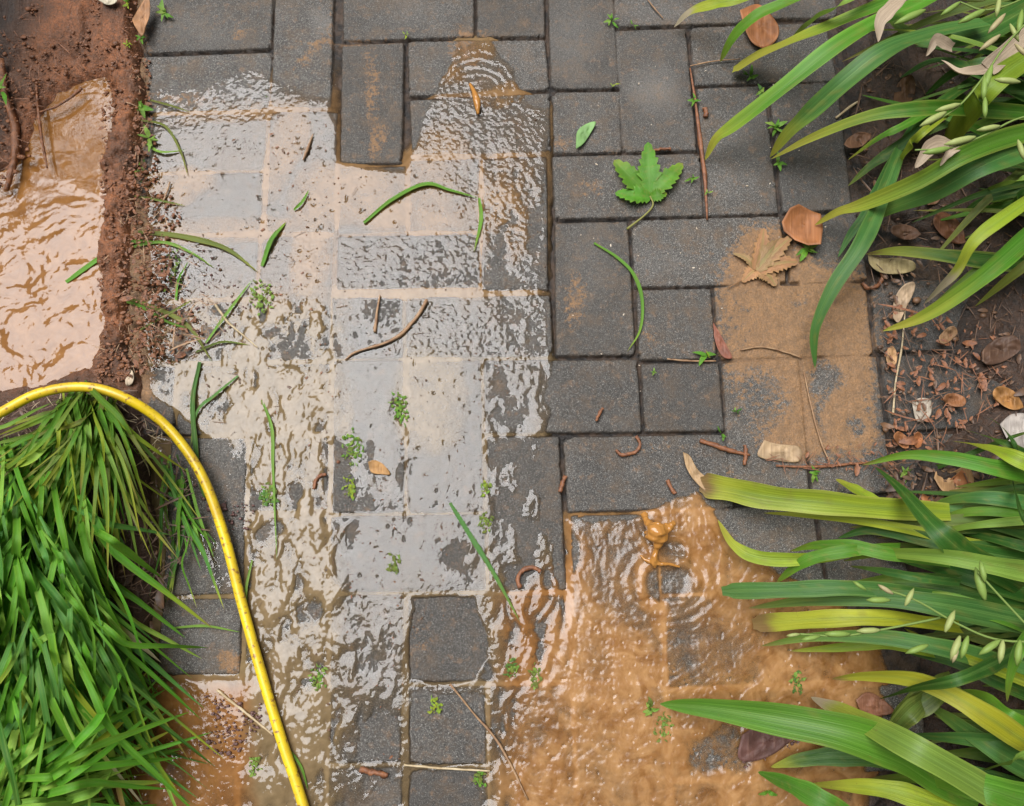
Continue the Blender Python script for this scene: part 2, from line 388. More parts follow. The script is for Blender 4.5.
_b.inputs['Base Color'].default_value = (.36, .16, .035, 1); _b.inputs['Roughness'].default_value = .06; _b.inputs['IOR'].default_value = 1.45

# ------------------------------------------------------------------ object helpers
def link(name, me, parent=None, m=None):
    o = bpy.data.objects.new(name, me); COL.objects.link(o)
    if m is not None: me.materials.append(m)
    if parent is not None: o.parent = parent
    return o
def tag(o, label=None, cat=None, group=None, kind=None):
    if label: o['label'] = label
    if cat: o['category'] = cat
    if group: o['group'] = group
    if kind: o['kind'] = kind
    return o
def empty(name, loc):
    o = bpy.data.objects.new(name, None); COL.objects.link(o); o.location = loc; o.empty_display_size = .02
    return o
def np_mesh(name, V, Fq, cols=None, smooth=True):
    """V (n,3), Fq (m,4) or (m,3) numpy; cols {name:(n,3)}"""
    me = bpy.data.meshes.new(name)
    V = np.ascontiguousarray(V, np.float32); Fq = np.ascontiguousarray(Fq, np.int32); k = Fq.shape[1]
    me.vertices.add(len(V)); me.vertices.foreach_set('co', V.ravel())
    me.loops.add(Fq.size); me.loops.foreach_set('vertex_index', Fq.ravel())
    me.polygons.add(len(Fq)); me.polygons.foreach_set('loop_start', np.arange(0, Fq.size, k, dtype=np.int32))
    try: me.polygons.foreach_set('loop_total', np.full(len(Fq), k, np.int32))
    except Exception: pass
    me.update(calc_edges=True)
    if smooth: me.polygons.foreach_set('use_smooth', np.ones(len(Fq), bool))
    for nm, c in (cols or {}).items():
        a = me.attributes.new(nm, 'FLOAT_COLOR', 'POINT')
        c4 = np.ones((len(V), 4), np.float32); c4[:, :c.shape[1]] = c
        a.data.foreach_set('color', c4.ravel())
    me.validate()
    return me
class MB:
    """collects pieces into one mesh"""
    def __init__(s): s.v = []; s.f3 = []; s.f4 = []; s.c = []; s.a = []; s.n = 0
    def add(s, V, F4=None, F3=None, tint=None, across=None):
        V = np.asarray(V, np.float32); s.v.append(V)
        if F4 is not None and len(F4): s.f4.append(np.asarray(F4) + s.n)
        if F3 is not None and len(F3): s.f3.append(np.asarray(F3) + s.n)
        s.c.append(np.zeros((len(V), 3)) + (np.asarray(tint) if tint is not None else .5)); s.a.append(np.zeros((len(V), 3)) + (np.asarray(across) if across is not None else .5))
        s.n += len(V)
    def build(s, name, m, parent=None, smooth=True):
        V = np.concatenate(s.v); F = []
        q = np.concatenate(s.f4) if s.f4 else np.zeros((0, 4), int)
        t = np.concatenate(s.f3) if s.f3 else np.zeros((0, 3), int)
        me = bpy.data.meshes.new(name)
        me.vertices.add(len(V)); me.vertices.foreach_set('co', V.ravel())
        lv = np.concatenate([q.ravel(), t.ravel()]).astype(np.int32)
        me.loops.add(len(lv)); me.loops.foreach_set('vertex_index', lv)
        ls = np.concatenate([np.arange(len(q)) * 4, len(q) * 4 + np.arange(len(t)) * 3]).astype(np.int32)
        me.polygons.add(len(ls)); me.polygons.foreach_set('loop_start', ls)
        me.update(calc_edges=True)
        if smooth: me.polygons.foreach_set('use_smooth', np.ones(len(ls), bool))
        for nm, arr in (('tint', np.concatenate(s.c)), ('across', np.concatenate(s.a))):
            a = me.attributes.new(nm, 'FLOAT_COLOR', 'POINT'); c4 = np.ones((len(V), 4), np.float32); c4[:, :3] = arr
            a.data.foreach_set('color', c4.ravel())
        me.validate()
        return link(name, me, parent, m)
def crom(pts, n):
    """smooth curve through control rows"""
    p = np.asarray(pts, float)
    if len(p) == 2: p = np.array([p[0], (p[0] + p[1]) / 2, p[1]])
    q = np.vstack([2 * p[0] - p[1], p, 2 * p[-1] - p[-2]])
    seg = len(p) - 1; out = []
    for u in np.linspace(0, seg, n):
        i = min(int(u), seg - 1); t = u - i
        a, b, c, d = q[i], q[i + 1], q[i + 2], q[i + 3]
        out.append(.5 * ((2 * b) + (-a + c) * t + (2 * a - 5 * b + 4 * c - d) * t * t + (-a + 3 * b - 3 * c + d) * t ** 3))
    return np.array(out)
def grid_faces(nu, nv):
    i, j = np.meshgrid(np.arange(nu - 1), np.arange(nv - 1), indexing='ij')
    a = (i * nv + j).ravel()
    return np.stack([a, a + nv, a + nv + 1, a + 1], 1)
def tube(mb, pts, rad, sides=8, n=24, lump=0, seed=0, tint=None):
    """pts world rows; rad scalar or row per ctrl point"""
    c = crom([tuple(p) for p in pts], n)
    r = crom([(x, 0) for x in rad], n)[:, 0] if hasattr(rad, '__len__') else np.full(n, rad)
    T = np.gradient(c, axis=0); T /= np.linalg.norm(T, axis=1)[:, None] + 1e-12
    up = np.array([0, 0, 1.0]); S = np.cross(T, up); ln = np.linalg.norm(S, axis=1); S[ln < 1e-3] = (1, 0, 0); S /= np.linalg.norm(S, axis=1)[:, None]
    B = np.cross(S, T)
    a = np.linspace(0, 2 * math.pi, sides, endpoint=False)
    rr = np.abs(r)[:, None] * (1 + lump * vn(np.arange(n)[:, None] * .7 + seed * 3.1, a[None, :] * 1.1, 77))
    V = c[:, None, :] + rr[..., None] * (np.cos(a)[None, :, None] * S[:, None, :] + np.sin(a)[None, :, None] * B[:, None, :])
    V = V.reshape(-1, 3); F = []
    for i in range(n - 1):
        for j in range(sides):
            k = (j + 1) % sides; F.append((i * sides + j, i * sides + k, (i + 1) * sides + k, (i + 1) * sides + j))
    V = np.vstack([V, c[0], c[-1]]); L = len(V)
    T3 = [(L - 2, (j + 1) % sides, j) for j in range(sides)] + [(L - 1, (n - 1) * sides + j, (n - 1) * sides + (j + 1) % sides) for j in range(sides)]
    mb.add(V, F, T3, tint)

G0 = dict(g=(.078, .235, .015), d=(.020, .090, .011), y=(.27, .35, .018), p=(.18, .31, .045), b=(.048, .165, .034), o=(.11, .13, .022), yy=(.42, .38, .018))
TIPC = dict(y=(.38, .35, .04), w=(.46, .36, .25), b=(.24, .12, .05), n=None)
def strap(mb, pts, wid, c='g', tip='n', tipl=.15, blunt=False, fold=.16, roll=0., seed=0, n=26, base=.75, edge=0., m=7, serr=0.):
    """long leaf. pts rows (px,py,z) from base to tip; wid in px"""
    pw = [P(a, b, z) for a, b, z in pts]
    cc = crom([tuple(p) for p in pw], n)
    t = np.linspace(0, 1, n)
    T = np.gradient(cc, axis=0); T /= np.linalg.norm(T, axis=1)[:, None] + 1e-12
    S = np.cross(T, np.array([0, 0, 1.0])); S /= np.linalg.norm(S, axis=1)[:, None] + 1e-9
    B = np.cross(S, T)
    rl = roll + .25 * np.sin(t * 3.1 + seed * 1.7)
    S2 = S * np.cos(rl)[:, None] + B * np.sin(rl)[:, None]; B2 = np.cross(S2, T)
    depth = np.array([CAMH - p[2] for p in cc]); w = wid / F * depth
    if blunt: prof = (base + (1 - base) * np.sin(np.minimum(t / .6, 1) * math.pi / 2)) * np.clip((1.0 - t) / .05, .35, 1) ** .5
    else: prof = (base + (1 - base) * np.sin(np.minimum(t / .5, 1) * math.pi / 2)) * np.clip((1 - t) / .5, 0, 1) ** .6
    w = w * np.maximum(prof, .02) * (1 + .05 * np.sin(t * 23 + seed))
    if serr: w = w * (1 + serr * (((t * 7.3) % 1) - .5))
    u = np.linspace(-1, 1, m)
    V = cc[:, None, :] + (u[None, :] * w[:, None] / 2)[..., None] * S2[:, None, :] + ((np.abs(u)[None, :] ** 1.3) * fold * w[:, None] * (.6 + .4 * np.sin(t * 5 + seed))[:, None])[..., None] * B2[:, None, :]
    V = V + (.02 * w[:, None] * np.sin(t * 31 + seed)[:, None] * u[None, :] ** 2)[..., None] * B2[:, None, :]
    rs = np.random.RandomState(seed)
    if tip == 'n' and n > 24 and rs.rand() < .55: tip, tipl = 'b', .025
    base_c = np.array(G0[c])
    base_c = base_c * (1 + rs.uniform(-.18, .18)) * np.array([1 + rs.uniform(-.15, .2), 1, 1])
    col = np.zeros((n, m, 3)) + base_c
    nz = fbm(t[:, None] * 7 + seed, u[None, :] * 1.5 + seed * .3, 5, 3)
    col *= (1 + .25 * nz)[..., None]
    mid = np.exp(-(u / .16) ** 2)[None, :, None]; col = col * (1 - .30 * mid) + np.array((.16, .28, .06)) * .30 * mid
    ed = (np.abs(u) > .8)[None, :, None] * (edge + .12); col = col * (1 - ed) + np.array((.40, .40, .07)) * ed
    sp = ss(.42, .58, fbm(t[:, None] * 26 + seed * 1.7, u[None, :] * 2.2 + seed, 8, 2))[..., None] * (.34 if n > 24 else .15); col = col * (1 - sp) + np.array((.24, .20, .04)) * sp
    if TIPC[tip] is not None:
        tc = np.array(TIPC[tip]); s0 = 1 - tipl
        k = ss(s0 - .05, s0 + .07, t[:, None] + .06 * nz)[..., None]
        ky = (1 if tipl > .03 else .35) * ss(s0 - .30, s0 + .02, t[:, None] + .1 * nz)[..., None]
        col = col * (1 - .75 * ky) + np.array((.42, .42, .04)) * .75 * ky
        col = col * (1 - k) + tc * k
    ac = np.zeros((n, m, 3)); ac[..., 0] = (u * .5 + .5)[None, :]; ac[..., 1] = t[:, None]; ac[..., 2] = rs.rand()
    mb.add(V.reshape(-1, 3), grid_faces(n, m), None, col.reshape(-1, 3), ac.reshape(-1, 3))

# ------------------------------------------------------------------ pavement
BR = [
 [(138,-18),(274,-18),(271,48),(146,53)], [(141,57),(272,52),(269,110),(137,113)], [(276,-34),(334,-34),(331,108),(271,108)],
 [(343,-28),(474,-28),(474,37),(343,41)], [(477,-100),(543,-100),(545,36),(477,37)], [(342,45),(404,42),(402,163),(340,163)],
 [(408,41),(545,39),(550,89),(409,96)], [(547,-46),(611,-46),(619,88),(551,89)], [(614,-42),(750,-44),(757,22),(615,27)],
 [(616,30),(686,28),(697,150),(623,152)], [(690,27),(826,22),(838,81),(695,85)], [(552,92),(620,91),(622,152),(554,153)],
 [(410,100),(550,93),(551,152),(412,156)], [(697,88),(765,85),(779,213),(705,216)], [(769,85),(838,82),(853,210),(783,212)],
 [(552,156),(700,153),(704,216),(555,219)], [(631,220),(780,216),(788,284),(635,287)], [(555,223),(628,221),(636,355),(556,356)],
 [(637,290),(711,288),(717,359),(639,360)], [(641,363),(719,362),(725,431),(645,432)], [(484,361),(638,359),(642,432),(486,433)],
 [(714,287),(866,283),(873,355),(719,359)], [(722,363),(798,359),(810,497),(731,503)], [(802,359),(877,356),(893,492),(813,497)],
 [(871,282),(1022,275),(1036,346),(877,352)], [(881,356),(1037,349),(1052,424),(891,431)], [(792,216),(858,212),(868,280),(797,284)], 
 [(563,437),(726,434),(734,508),(568,512)], [(487,437),(559,436),(566,590),(490,592)], [(408,362),(480,361),(483,511),(408,513)],
 [(331,517),(484,515),(486,590),(330,592)], [(334,361),(404,361),(404,512),(333,513)],
 [(180,366),(249,365),(248,434),(176,435)], [(254,365),(330,363),(329,433),(252,434)],
 [(138,116),(267,113),(265,170),(133,173)], [(132,176),(264,173),(261,232),(127,236)], [(126,240),(259,236),(255,298),(120,301)], [(119,305),(253,301),(250,361),(112,363)],
 [(338,237),(479,235),(479,288),(337,290)], [(483,159),(547,157),(548,290),(482,291)], [(406,298),(550,295),(553,356),(407,358)], [(332,298),(402,298),(403,358),(333,359)],
 [(340,168),(406,166),(406,232),(339,234)], [(410,161),(479,159),(479,231),(410,232)], [(271,112),(337,112),(335,233),(266,233)], [(263,238),(333,237),(330,360),(256,361)],
 [(100,366),(176,366),(172,435),(95,436)], [(171,438),(247,438),(243,594),(163,596)], [(251,438),(329,437),(328,511),(249,512)], [(249,517),(327,516),(327,673),(245,674)],
 [(163,600),(241,598),(239,674),(156,675)], [(331,596),(403,595),(401,762),(329,763)], [(409,596),(564,594),(572,680),(409,682)], [(409,687),(485,686),(487,764),(409,765)],
 [(490,686),(570,684),(578,840),(490,842)], [(409,769),(487,768),(489,850),(408,852)], [(329,768),(403,767),(401,850),(328,852)],
 [(244,679),(326,677),(326,760),(242,761)], [(78,680),(240,678),(238,756),(72,758)], [(66,763),(237,760),(234,845),(58,847)], [(241,765),(325,764),(325,850),(238,852)],
 [(571,516),(655,514),(664,680),(576,682)], [(658,514),(812,502),(826,586),(662,594)], [(664,598),(826,590),(836,680),(668,688)], [(816,502),(895,497),(912,580),(829,586)],
 [(668,692),(748,690),(756,777),(672,779)], [(752,690),(920,684),(930,770),(760,777)], [(574,686),(664,685),(668,850),(580,852)], [(672,783),(850,778),(862,860),(676,864)],
 [(898,436),(1053,428),(1068,506),(908,513)], [(-70,-18),(134,-18),(142,-10),(135,-2)],
]
BR = BR[:-1]
BR = [b for b in BR if b is not None]
def box(x0, y0, x1, y1): BR.append([(x0, y0), (x1, y0), (x1, y1), (x0, y1)])
for a in [(140,-90,272,-22),(140,-160,272,-94),(276,-170,334,-38),(343,-94,474,-32),(343,-160,474,-98),(478,-170,543,-104),(548,-180,610,-50),(614,-112,745,-46),(614,-180,745,-116),(750,-112,840,-46),(760,-42,838,18),(750,-180,840,-116)]: box(*a)
for k in range(12):
    x = 10 + k * 82
    box(x, 868 + (k % 2) * 4, x + 78, 1010)

def heights():
    c = [P(-20, -170), P(1100, -170), P(-20, 960), P(1110, 960)]
    x0 = min(p.x for p in c); x1 = max(p.x for p in c); y0 = min(p.y for p in c); y1 = max(p.y for p in c)
    step = .0013
    xs = np.arange(x0, x1, step); ys = np.arange(y0, y1, step)
    X, Y = np.meshgrid(xs, ys, indexing='ij')
    X = X.astype(np.float32); Y = Y.astype(np.float32)
    mmx, mmy = X * 1000, Y * 1000
    H = -8.0 + 1.5 * fbm(mmx / 9, mmy / 9, 3, 4)
    J = np.ones_like(H); TN = np.full_like(H, .5)
    spike = .6 * ss(.50, .75, fbm(mmx / 3.6, mmy / 3.6, 33, 2))
    wob = .7 * fbm(mmx / 6, mmy / 6, 11, 3) + .5 * fbm(mmx / 30, mmy / 30, 13, 2)
    chip = 2.0 * ss(.25, .6, fbm(mmx / 9, mmy / 9, 15, 3))
    micro = .42 * fbm(mmx / 3.2, mmy / 3.2, 21, 3) + .35 * fbm(mmx / 28, mmy / 28, 25, 3)
    pit = -1.1 * ss(.62, .85, fbm(mmx / 4.5, mmy / 4.5, 29, 2))
    rs = np.random.RandomState(4)
    for q in BR:
        w = [P(a, b) for a, b in q]
        wx = [p.x for p in w]; wy = [p.y for p in w]
        i0, i1 = np.searchsorted(xs, [min(wx) - .004, max(wx) + .004]); j0, j1 = np.searchsorted(ys, [min(wy) - .004, max(wy) + .004])
        z0 = rs.uniform(-.45, .45); tx, ty = rs.uniform(-6, 6, 2)
        if i1 - i0 < 2 or j1 - j0 < 2: continue
        sx = X[i0:i1, j0:j1]; sy = Y[i0:i1, j0:j1]
        d = np.full(sx.shape, 1e9, np.float32)
        area = sum(wx[i] * wy[(i + 1) % 4] - wx[(i + 1) % 4] * wy[i] for i in range(4)); sg = 1 if area > 0 else -1
        ds = []
        for i in range(4):
            ex, ey = wx[(i + 1) % 4] - wx[i], wy[(i + 1) % 4] - wy[i]; L = math.hypot(ex, ey)
            ds.append(sg * (ex * (sy - wy[i]) - ey * (sx - wx[i])) / L * 1000)
        ds = np.sort(np.array(ds), axis=0)
        d = ds[0] - .9 * np.exp(-np.clip(ds[1], 0, 50) / 2.5)          # corners rounded off
        d = d + .8 * wob[i0:i1, j0:j1] + .55 - chip[i0:i1, j0:j1] * (.35 + 2.2 * np.exp(-np.clip(ds[1], 0, 60) / 9))
        cx, cy = sum(wx) / 4, sum(wy) / 4
        top = z0 + tx * (sx - cx) + ty * (sy - cy)
        prof = -2.6 * np.clip(1 - d / 4.2, 0, 1) ** 2.2
        h = top + prof + micro[i0:i1, j0:j1] + pit[i0:i1, j0:j1] + spike[i0:i1, j0:j1]
        ins = ss(-.4, .5, d)
        H[i0:i1, j0:j1] = np.maximum(H[i0:i1, j0:j1] * 1.0, H[i0:i1, j0:j1] * (1 - ins) + h * ins)
        TN[i0:i1, j0:j1] = np.where(d > -.4, rs.uniform(0, 1), TN[i0:i1, j0:j1])
        J[i0:i1, j0:j1] *= 1 - ss(-.6, 1.6, d)
    return xs, ys, X, Y, H, J, TN
XS, YS, PX_, PY_, PH, PJ, PTN = heights()
PXI, PYI = to_px(PX_, PY_)
mudv = samp(MUD, PXI, PYI)
# mud lifts the surface and fills the joints
mfil = .8 * ss(.45, .95, mudv)
lumps = fbm(PX_ * 1000 / 14, PY_ * 1000 / 14, 51, 4)
PH = np.maximum(PH, PH * (1 - mfil) + mfil * (.9 + 1.6 * lumps + .5 * fbm(PX_ * 1000 / 5, PY_ * 1000 / 5, 55, 2))) 
PJ = PJ * (1 - mfil)
# T-shaped gap left open in the mud where three pavers meet
for (a, b, c, d) in [(786, 268, 790, 283), (781, 282, 799, 285)]:
    g = ss(-1.5, 1.5, np.minimum(np.minimum(PXI - a, c - PXI), np.minimum(PYI - b, d - PYI)))
    PH = PH * (1 - g) - 7 * g; PJ = np.maximum(PJ, g)
V = np.stack([PX_.ravel(), PY_.ravel(), PH.ravel() / 1000], 1)
nu, nv = PX_.shape
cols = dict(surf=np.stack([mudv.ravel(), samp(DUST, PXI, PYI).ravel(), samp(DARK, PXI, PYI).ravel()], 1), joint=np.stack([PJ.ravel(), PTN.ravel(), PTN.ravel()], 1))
pave = link('pavement', np_mesh('pavement', V, grid_faces(nu, nv), cols), None, M_PAVE)
tag(pave, 'wet grey concrete block pavers with dark joints, partly under muddy water', None, None, 'structure')

# ------------------------------------------------------------------ water on the pavement
def water_on_pavement():
    X, Y, G = PX_, PY_, PH
    L = samp(LV, PXI, PYI); ra = samp(RA, PXI, PYI); rf = samp(RF, PXI, PYI)
    mx, my = X * 1000, Y * 1000
    wx = mx + 9 * fbm(mx / 30, my / 30, 61, 3); wy = my + 9 * fbm(mx / 30, my / 30, 65, 3)
    strk = fbm(wx / 17, wy / 34, 71, 2)
    R = ra * (2.7 * strk + .55 * fbm(wx / 7, wy / 11, 75, 2))
    R = R + (.15 + .12 * ra) * fbm(mx / 3.6, my / 4.2, 79, 2) - .9 * ss(.52, .7, fbm(mx / 7, my / 9, 78, 3)) + .55 * (1 - rf) * fbm(mx / 45, my / 60, 76, 2) * ss(.3, 1, L) + samp(PT, PXI, PYI) * (.62 * fbm(mx / 4.2, my / 3.8, 80, 2) + .35 * fbm(mx / 9, my / 7, 82, 2))
    # rapid flow: fine curved ridges spreading from where the jet lands
    dx, dy = PXI - 655, PYI - 545
    r = np.sqrt(dx * dx + dy * dy) + 1e-3; th = np.arctan2(dy, dx)
    wr = r + 14 * fbm(PXI / 40, PYI / 40, 81, 3)
    wsx = mx + 22 * fbm(mx / 60, my / 60, 181, 3); wsy = my + 22 * fbm(mx / 60, my / 60, 183, 3)
    hr = np.sqrt(((PXI - 668) / 27) ** 2 + ((PYI - 582) / 22) ** 2); hr2 = np.sqrt(((PXI - 671) / 16) ** 2 + ((PYI - 551) / 14) ** 2)
    R = R + 3.0 * np.exp(-((hr - 1.05) / .16) ** 2) * (.7 + .6 * vn(PXI / 9, PYI / 9, 93)) + 2.2 * np.exp(-((hr2 - 1.05) / .2) ** 2) + 1.1 * np.exp(-((hr - 1.5) / .15) ** 2) + .6 * np.exp(-((hr - 2.0) / .15) ** 2)
    R = R + rf * (.55 * fbm(wr / 5.5, th * 4, 85, 3) + .35 * fbm(wsx / 22, wsy / 12, 87, 3) + .40 * fbm(wsx / 6, wsy / 9, 89, 3))
    arc = np.exp(-((r - 70) / 50) ** 2) * ss(-.2, .6, np.sin(th + .3)) ; R = R + .22 * rf * arc * np.sin(wr / 1.9)
    # ring waves round the drip at the top
    for cx, cy, amp, wl, rad, k in [(478, 88, .26, 1.35, 36, -1), (503, 92, .20, 1.5, 26, 0)]:
        dx, dy = PXI - cx, (PYI - cy) * 1.15; r = np.sqrt(dx * dx + dy * dy)
        R = R + amp * np.exp(-((r - rad * .75) / (rad * .42)) ** 2) * np.sin((r + 3 * vn(PXI / 14, PYI / 14, 91)) / wl) * (ss(-.3, .5, -dy / (r + 1)) if k else ss(-.2, .5, dx / (r + 1)))
    # standing waves in the lower centre, beside the flow
    q = blob_at(548, 640, 34, 66, PXI, PYI); R = R + .5 * q * np.sin((PXI * .83 + PYI * .35) / 2.3 + 4 * fbm(PXI / 30, PYI / 30, 95, 2))
    Wl = L + R
    thin = ss(.9, .2, L) * ss(-2.5, -.1, L)
    Wl = Wl + thin * (.30 * fbm(mx / 5, my / 5, 97, 3))
    D = Wl - G
    tb = samp(TB, PXI, PYI) * (1 + .7 * fbm(mx / 38, my / 38, 99, 4) + .3 * fbm(mx / 9, my / 9, 98, 2))
    al = 1 - np.exp(-np.maximum(tb, .02) * np.maximum(D, 0))
    al = al * ss(-.02, .25, D)
    keep = D > -.5
    nu, nv = X.shape
    kf = (keep[:-1, :-1] | keep[1:, :-1] | keep[1:, 1:] | keep[:-1, 1:]).ravel()
    Fq = grid_faces(nu, nv)[kf]
    used = np.unique(Fq); rem = np.full(nu * nv, -1, np.int64); rem[used] = np.arange(len(used))
    V = np.stack([X.ravel(), Y.ravel(), Wl.ravel() / 1000], 1)[used]
    c = np.stack([al.ravel(), np.clip(samp(OR, PXI, PYI) + .0, 0, 1).ravel(), rf.ravel()], 1)[used]
    o = link('water', np_mesh('water', V, rem[Fq], dict(surf=c)), None, M_WATER)
    tag(o, 'thin sheet of muddy rainwater flowing over the pavers', None, None, 'structure')
def blob_at(cx, cy, rx, ry, X, Y):
    return np.clip(1 - ((X - cx) / rx) ** 2 - ((Y - cy) / ry) ** 2, 0, 1)
water_on_pavement()

# ------------------------------------------------------------------ soil
def axis(lo, hi, step, far):
    a = list(np.arange(lo, hi, step)); s = step
    l = [];
    x = lo
    while x > -far: s *= 1.25; x -= s; l.append(x)
    s = step; r = []; x = a[-1]
    while x < far: s *= 1.25; x += s; r.append(x)
    return np.array(l[::-1] + a + r)
def soil():
    xs = axis(-.86, .86, .0028, 60); ys = axis(-.50, .72, .0028, 60)
    X, Y = np.meshgrid(xs, ys, indexing='ij'); px, py = to_px(X, Y)
    # far outside the picture the plane's mirror image must not be sampled
    far = (np.abs(X) > 1.2) | (np.abs(Y) > 1.0)
    px = np.where(far, 2000.0, px); py = np.where(far, 2000.0, py)
    mx, my = X * 1000, Y * 1000
    wx = px + 8 * fbm(mx / 45, my / 45, 131, 4); wy = py + 8 * fbm(mx / 45, my / 45, 141, 4)
    rough = 9 * fbm(mx / 40, my / 40, 101, 6, .68) + 5 * np.abs(fbm(mx / 14, my / 14, 111, 4, .6))
    left = ss(-10, 12, sd_poly([(-900, -900), (146, -900), (144, 20), (146, 60), (148, 120), (140, 180), (140, 240), (130, 300), (136, 350), (150, 400), (150, 470), (165, 560), (152, 640), (110, 700), (60, 790), (40, 1500), (-900, 1500)], wx, wy))
    right = ss(-10, 14, sd_poly([(840, -900), (800, -60), (838, 40), (852, 120), (870, 200), (925, 240), (958, 300), (940, 360), (1000, 395), (930, 440), (905, 470), (900, 560), (915, 640), (925, 720), (890, 770), (870, 820), (870, 1500), (2600, 1500), (2600, -900)], wx, wy))
    H = np.full(X.shape, -30.0)
    H = np.where(far, 4.0, H)
    H = H * (1 - left) + left * (9 + 1.3 * rough)
    H = H * (1 - right) + right * (6 + rough)
    H = np.where(far, 6.0, H)
    tlm = ss(75, 20, wy) * ss(150, 90, wx); H = H + tlm * (10 * fbm(mx / 24, my / 24, 135, 5, .65) + 6 * np.abs(fbm(mx / 11, my / 11, 137, 3)))
    bank = ss(26, 6, np.abs(wx - (120 + 8 * np.sin(wy / 50)))) * ss(395, 340, wy)
    H = H + bank * left * (8 + 11 * fbm(mx / 17, my / 17, 121, 5, .65))
    # the hollow on the left that holds the brown pool
    pit = ss(-8, 16, sd_poly([(-400, 235), (20, 170), (38, 120), (60, 92), (104, 78), (112, 100), (104, 200), (100, 260), (104, 330), (88, 372), (-20, 392), (-400, 420)], wx, wy))
    H = H * (1 - pit) - 26 * pit
    tl = ss(70, 20, wy) * ss(150, 90, wx) * ss(-200, 40, wx); H = H + 12 * tl * (1 + fbm(mx / 30, my / 30, 125, 4))
    clay = np.clip(left * (ss(420, 330, wy) * (.75 + .9 * fbm(mx / 60, my / 60, 127, 3)) + .15), 0, 1)
    clay = np.maximum(clay * ss(-60, 20, wx - 0 * wy) , pit)
    clay = clay * (1 - .8 * ss(60, 20, wx + .2 * wy) * (1 - pit))
    V = np.stack([X.ravel(), Y.ravel(), H.ravel() / 1000], 1)
    o = link('ground', np_mesh('ground', V, grid_faces(*X.shape), dict(surf=np.stack([clay.ravel()] * 3, 1))), None, M_SOIL)
    tag(o, 'damp reddish brown garden soil either side of the pavers', None, None, 'structure')
soil()

def pool():
    a = P(-260, 60); b = P(124, 430)
    step = .0016
    xs = np.arange(a.x, b.x, step); ys = np.arange(b.y, P(0, 60).y, step)
    X, Y = np.meshgrid(xs, ys, indexing='ij'); px, py = to_px(X, Y); mx, my = X * 1000, Y * 1000
    wx = mx + 16 * fbm(mx / 40, my / 40, 151, 3); wy = my + 16 * fbm(mx / 40, my / 40, 155, 3)
    act = ss(120, 260, py) * .9 + .12
    R = act * (1.5 * fbm(wx / 38, wy / 22, 161, 2) + .5 * fbm(wx / 13, wy / 8, 165, 2) + .22 * fbm(wx / 5, wy / 4, 167, 2)) + .05 * fbm(mx / 4, my / 4, 169, 2)
    Z = 2.0 + R
    al = np.full(X.shape, .985)
    gf = grid_faces(*X.shape); gf = gf[px.ravel()[gf[:, 0]] < 122]
    o = link('puddle', np_mesh('puddle', np.stack([X.ravel(), Y.ravel(), Z.ravel() / 1000], 1), gf, dict(surf=np.stack([al.ravel(), np.ones(al.size), .0 * act.ravel()], 1))), None, M_WATER)
    tag(o, 'opaque orange brown puddle in the dug hollow left of the path', None, None, 'structure')
pool()

# ------------------------------------------------------------------ yellow hose
def hose():
    pts = [(-120, 500, .03), (-40, 434, .05), (0, 413, .06), (40, 393, .06), (85, 387, .058), (125, 398, .05), (165, 425, .03), (200, 472, .026), (224, 535, .018), (241, 600, .011), (259, 665, .010), (280, 735, .010), (300, 795, .010), (318, 860, .010), (330, 960, .012)]
    mb = MB(); tube(mb, [P(*p) for p in pts], .0064, 14, 220)
    o = mb.build('garden_hose', M_HOSE)
    tag(o, 'yellow garden hose curving over the grass clump and down the wet pavers', 'hose')
hose()

# ------------------------------------------------------------------ strap leaved plants
SEED = [100]
def leaf_of(root, pts, wid, c='g', tip='n', tipl=.12, h=.08, blunt=False, zt=.012, zb=None, label=None, fold=.14, roll=None, edge=0., m=7, mt=None):
    """pts rows (px,py) from tip to base"""
    SEED[0] += 1; s = SEED[0]
    p = pts[::-1]; n = len(p); L = [0]
    for i in range(1, n): L.append(L[-1] + math.dist(p[i], p[i - 1]))
    out = []
    zb = h * .75 if zb is None else zb
    for q, l in zip(p, L):
        t = l / L[-1]
        z = zb + (h - zb) * min(1, t / .4) if t < .4 else zt + (h - zt) * (1 - ((t - .4) / .6) ** 1.6)
        out.append((q[0], q[1], z))
    dx, dy = p[0][0] - p[1][0], p[0][1] - p[1][1]; dl = math.hypot(dx, dy) + 1e-6            # the leaf foot bends down into the soil
    if p[0][0] > 990: out = [(p[0][0] + 75 * dx / dl, p[0][1] + 75 * dy / dl, .0), (p[0][0] + 45 * dx / dl, p[0][1] + 45 * dy / dl, zb * .5)] + out
    mb = MB()
    strap(mb, out, wid * .98, c, tip, tipl, blunt, fold, (random.Random(s).uniform(-.35, .35) if roll is None else roll), s, 44, edge=edge, m=m)
    o = mb.build('leaf', mt or M_LEAF, root)
    o.matrix_parent_inverse = Matrix.Translation(-root.location)
    if label: o['label'] = label
    return o
def bud_stalk(root, pts, buds, z, col=(.20, .28, .07), w=.0011):
    mb = MB(); tube(mb, [P(a, b, z) for a, b in pts], [w * 1.2, w], 6, 22, .1, tint=col)
    st = mb.build('flower_stalk', M_FLAT, root); st.matrix_parent_inverse = Matrix.Translation(-root.location)
    for i, (x, y, dx, dy, L, k) in enumerate(buds):
        b = MB(); d = math.hypot(dx, dy); ux, uy = dx / d, dy / d
        a0 = P(x, y, z + .002); rr = L * .10 / F
        tube(b, [a0, P(x + ux * L * .3, y + uy * L * .3, z + .004), P(x + ux * L * .7, y + uy * L * .7, z + .004), P(x + ux * L, y + uy * L, z)], [rr * .35, rr * 1.0, rr * .95, rr * .15], 8, 12, .08, i, tint=[(.22, .32, .07), (.36, .40, .14), (.18, .30, .07), (.42, .34, .18)][k])
        bo = b.build('bud', M_FLAT, st)

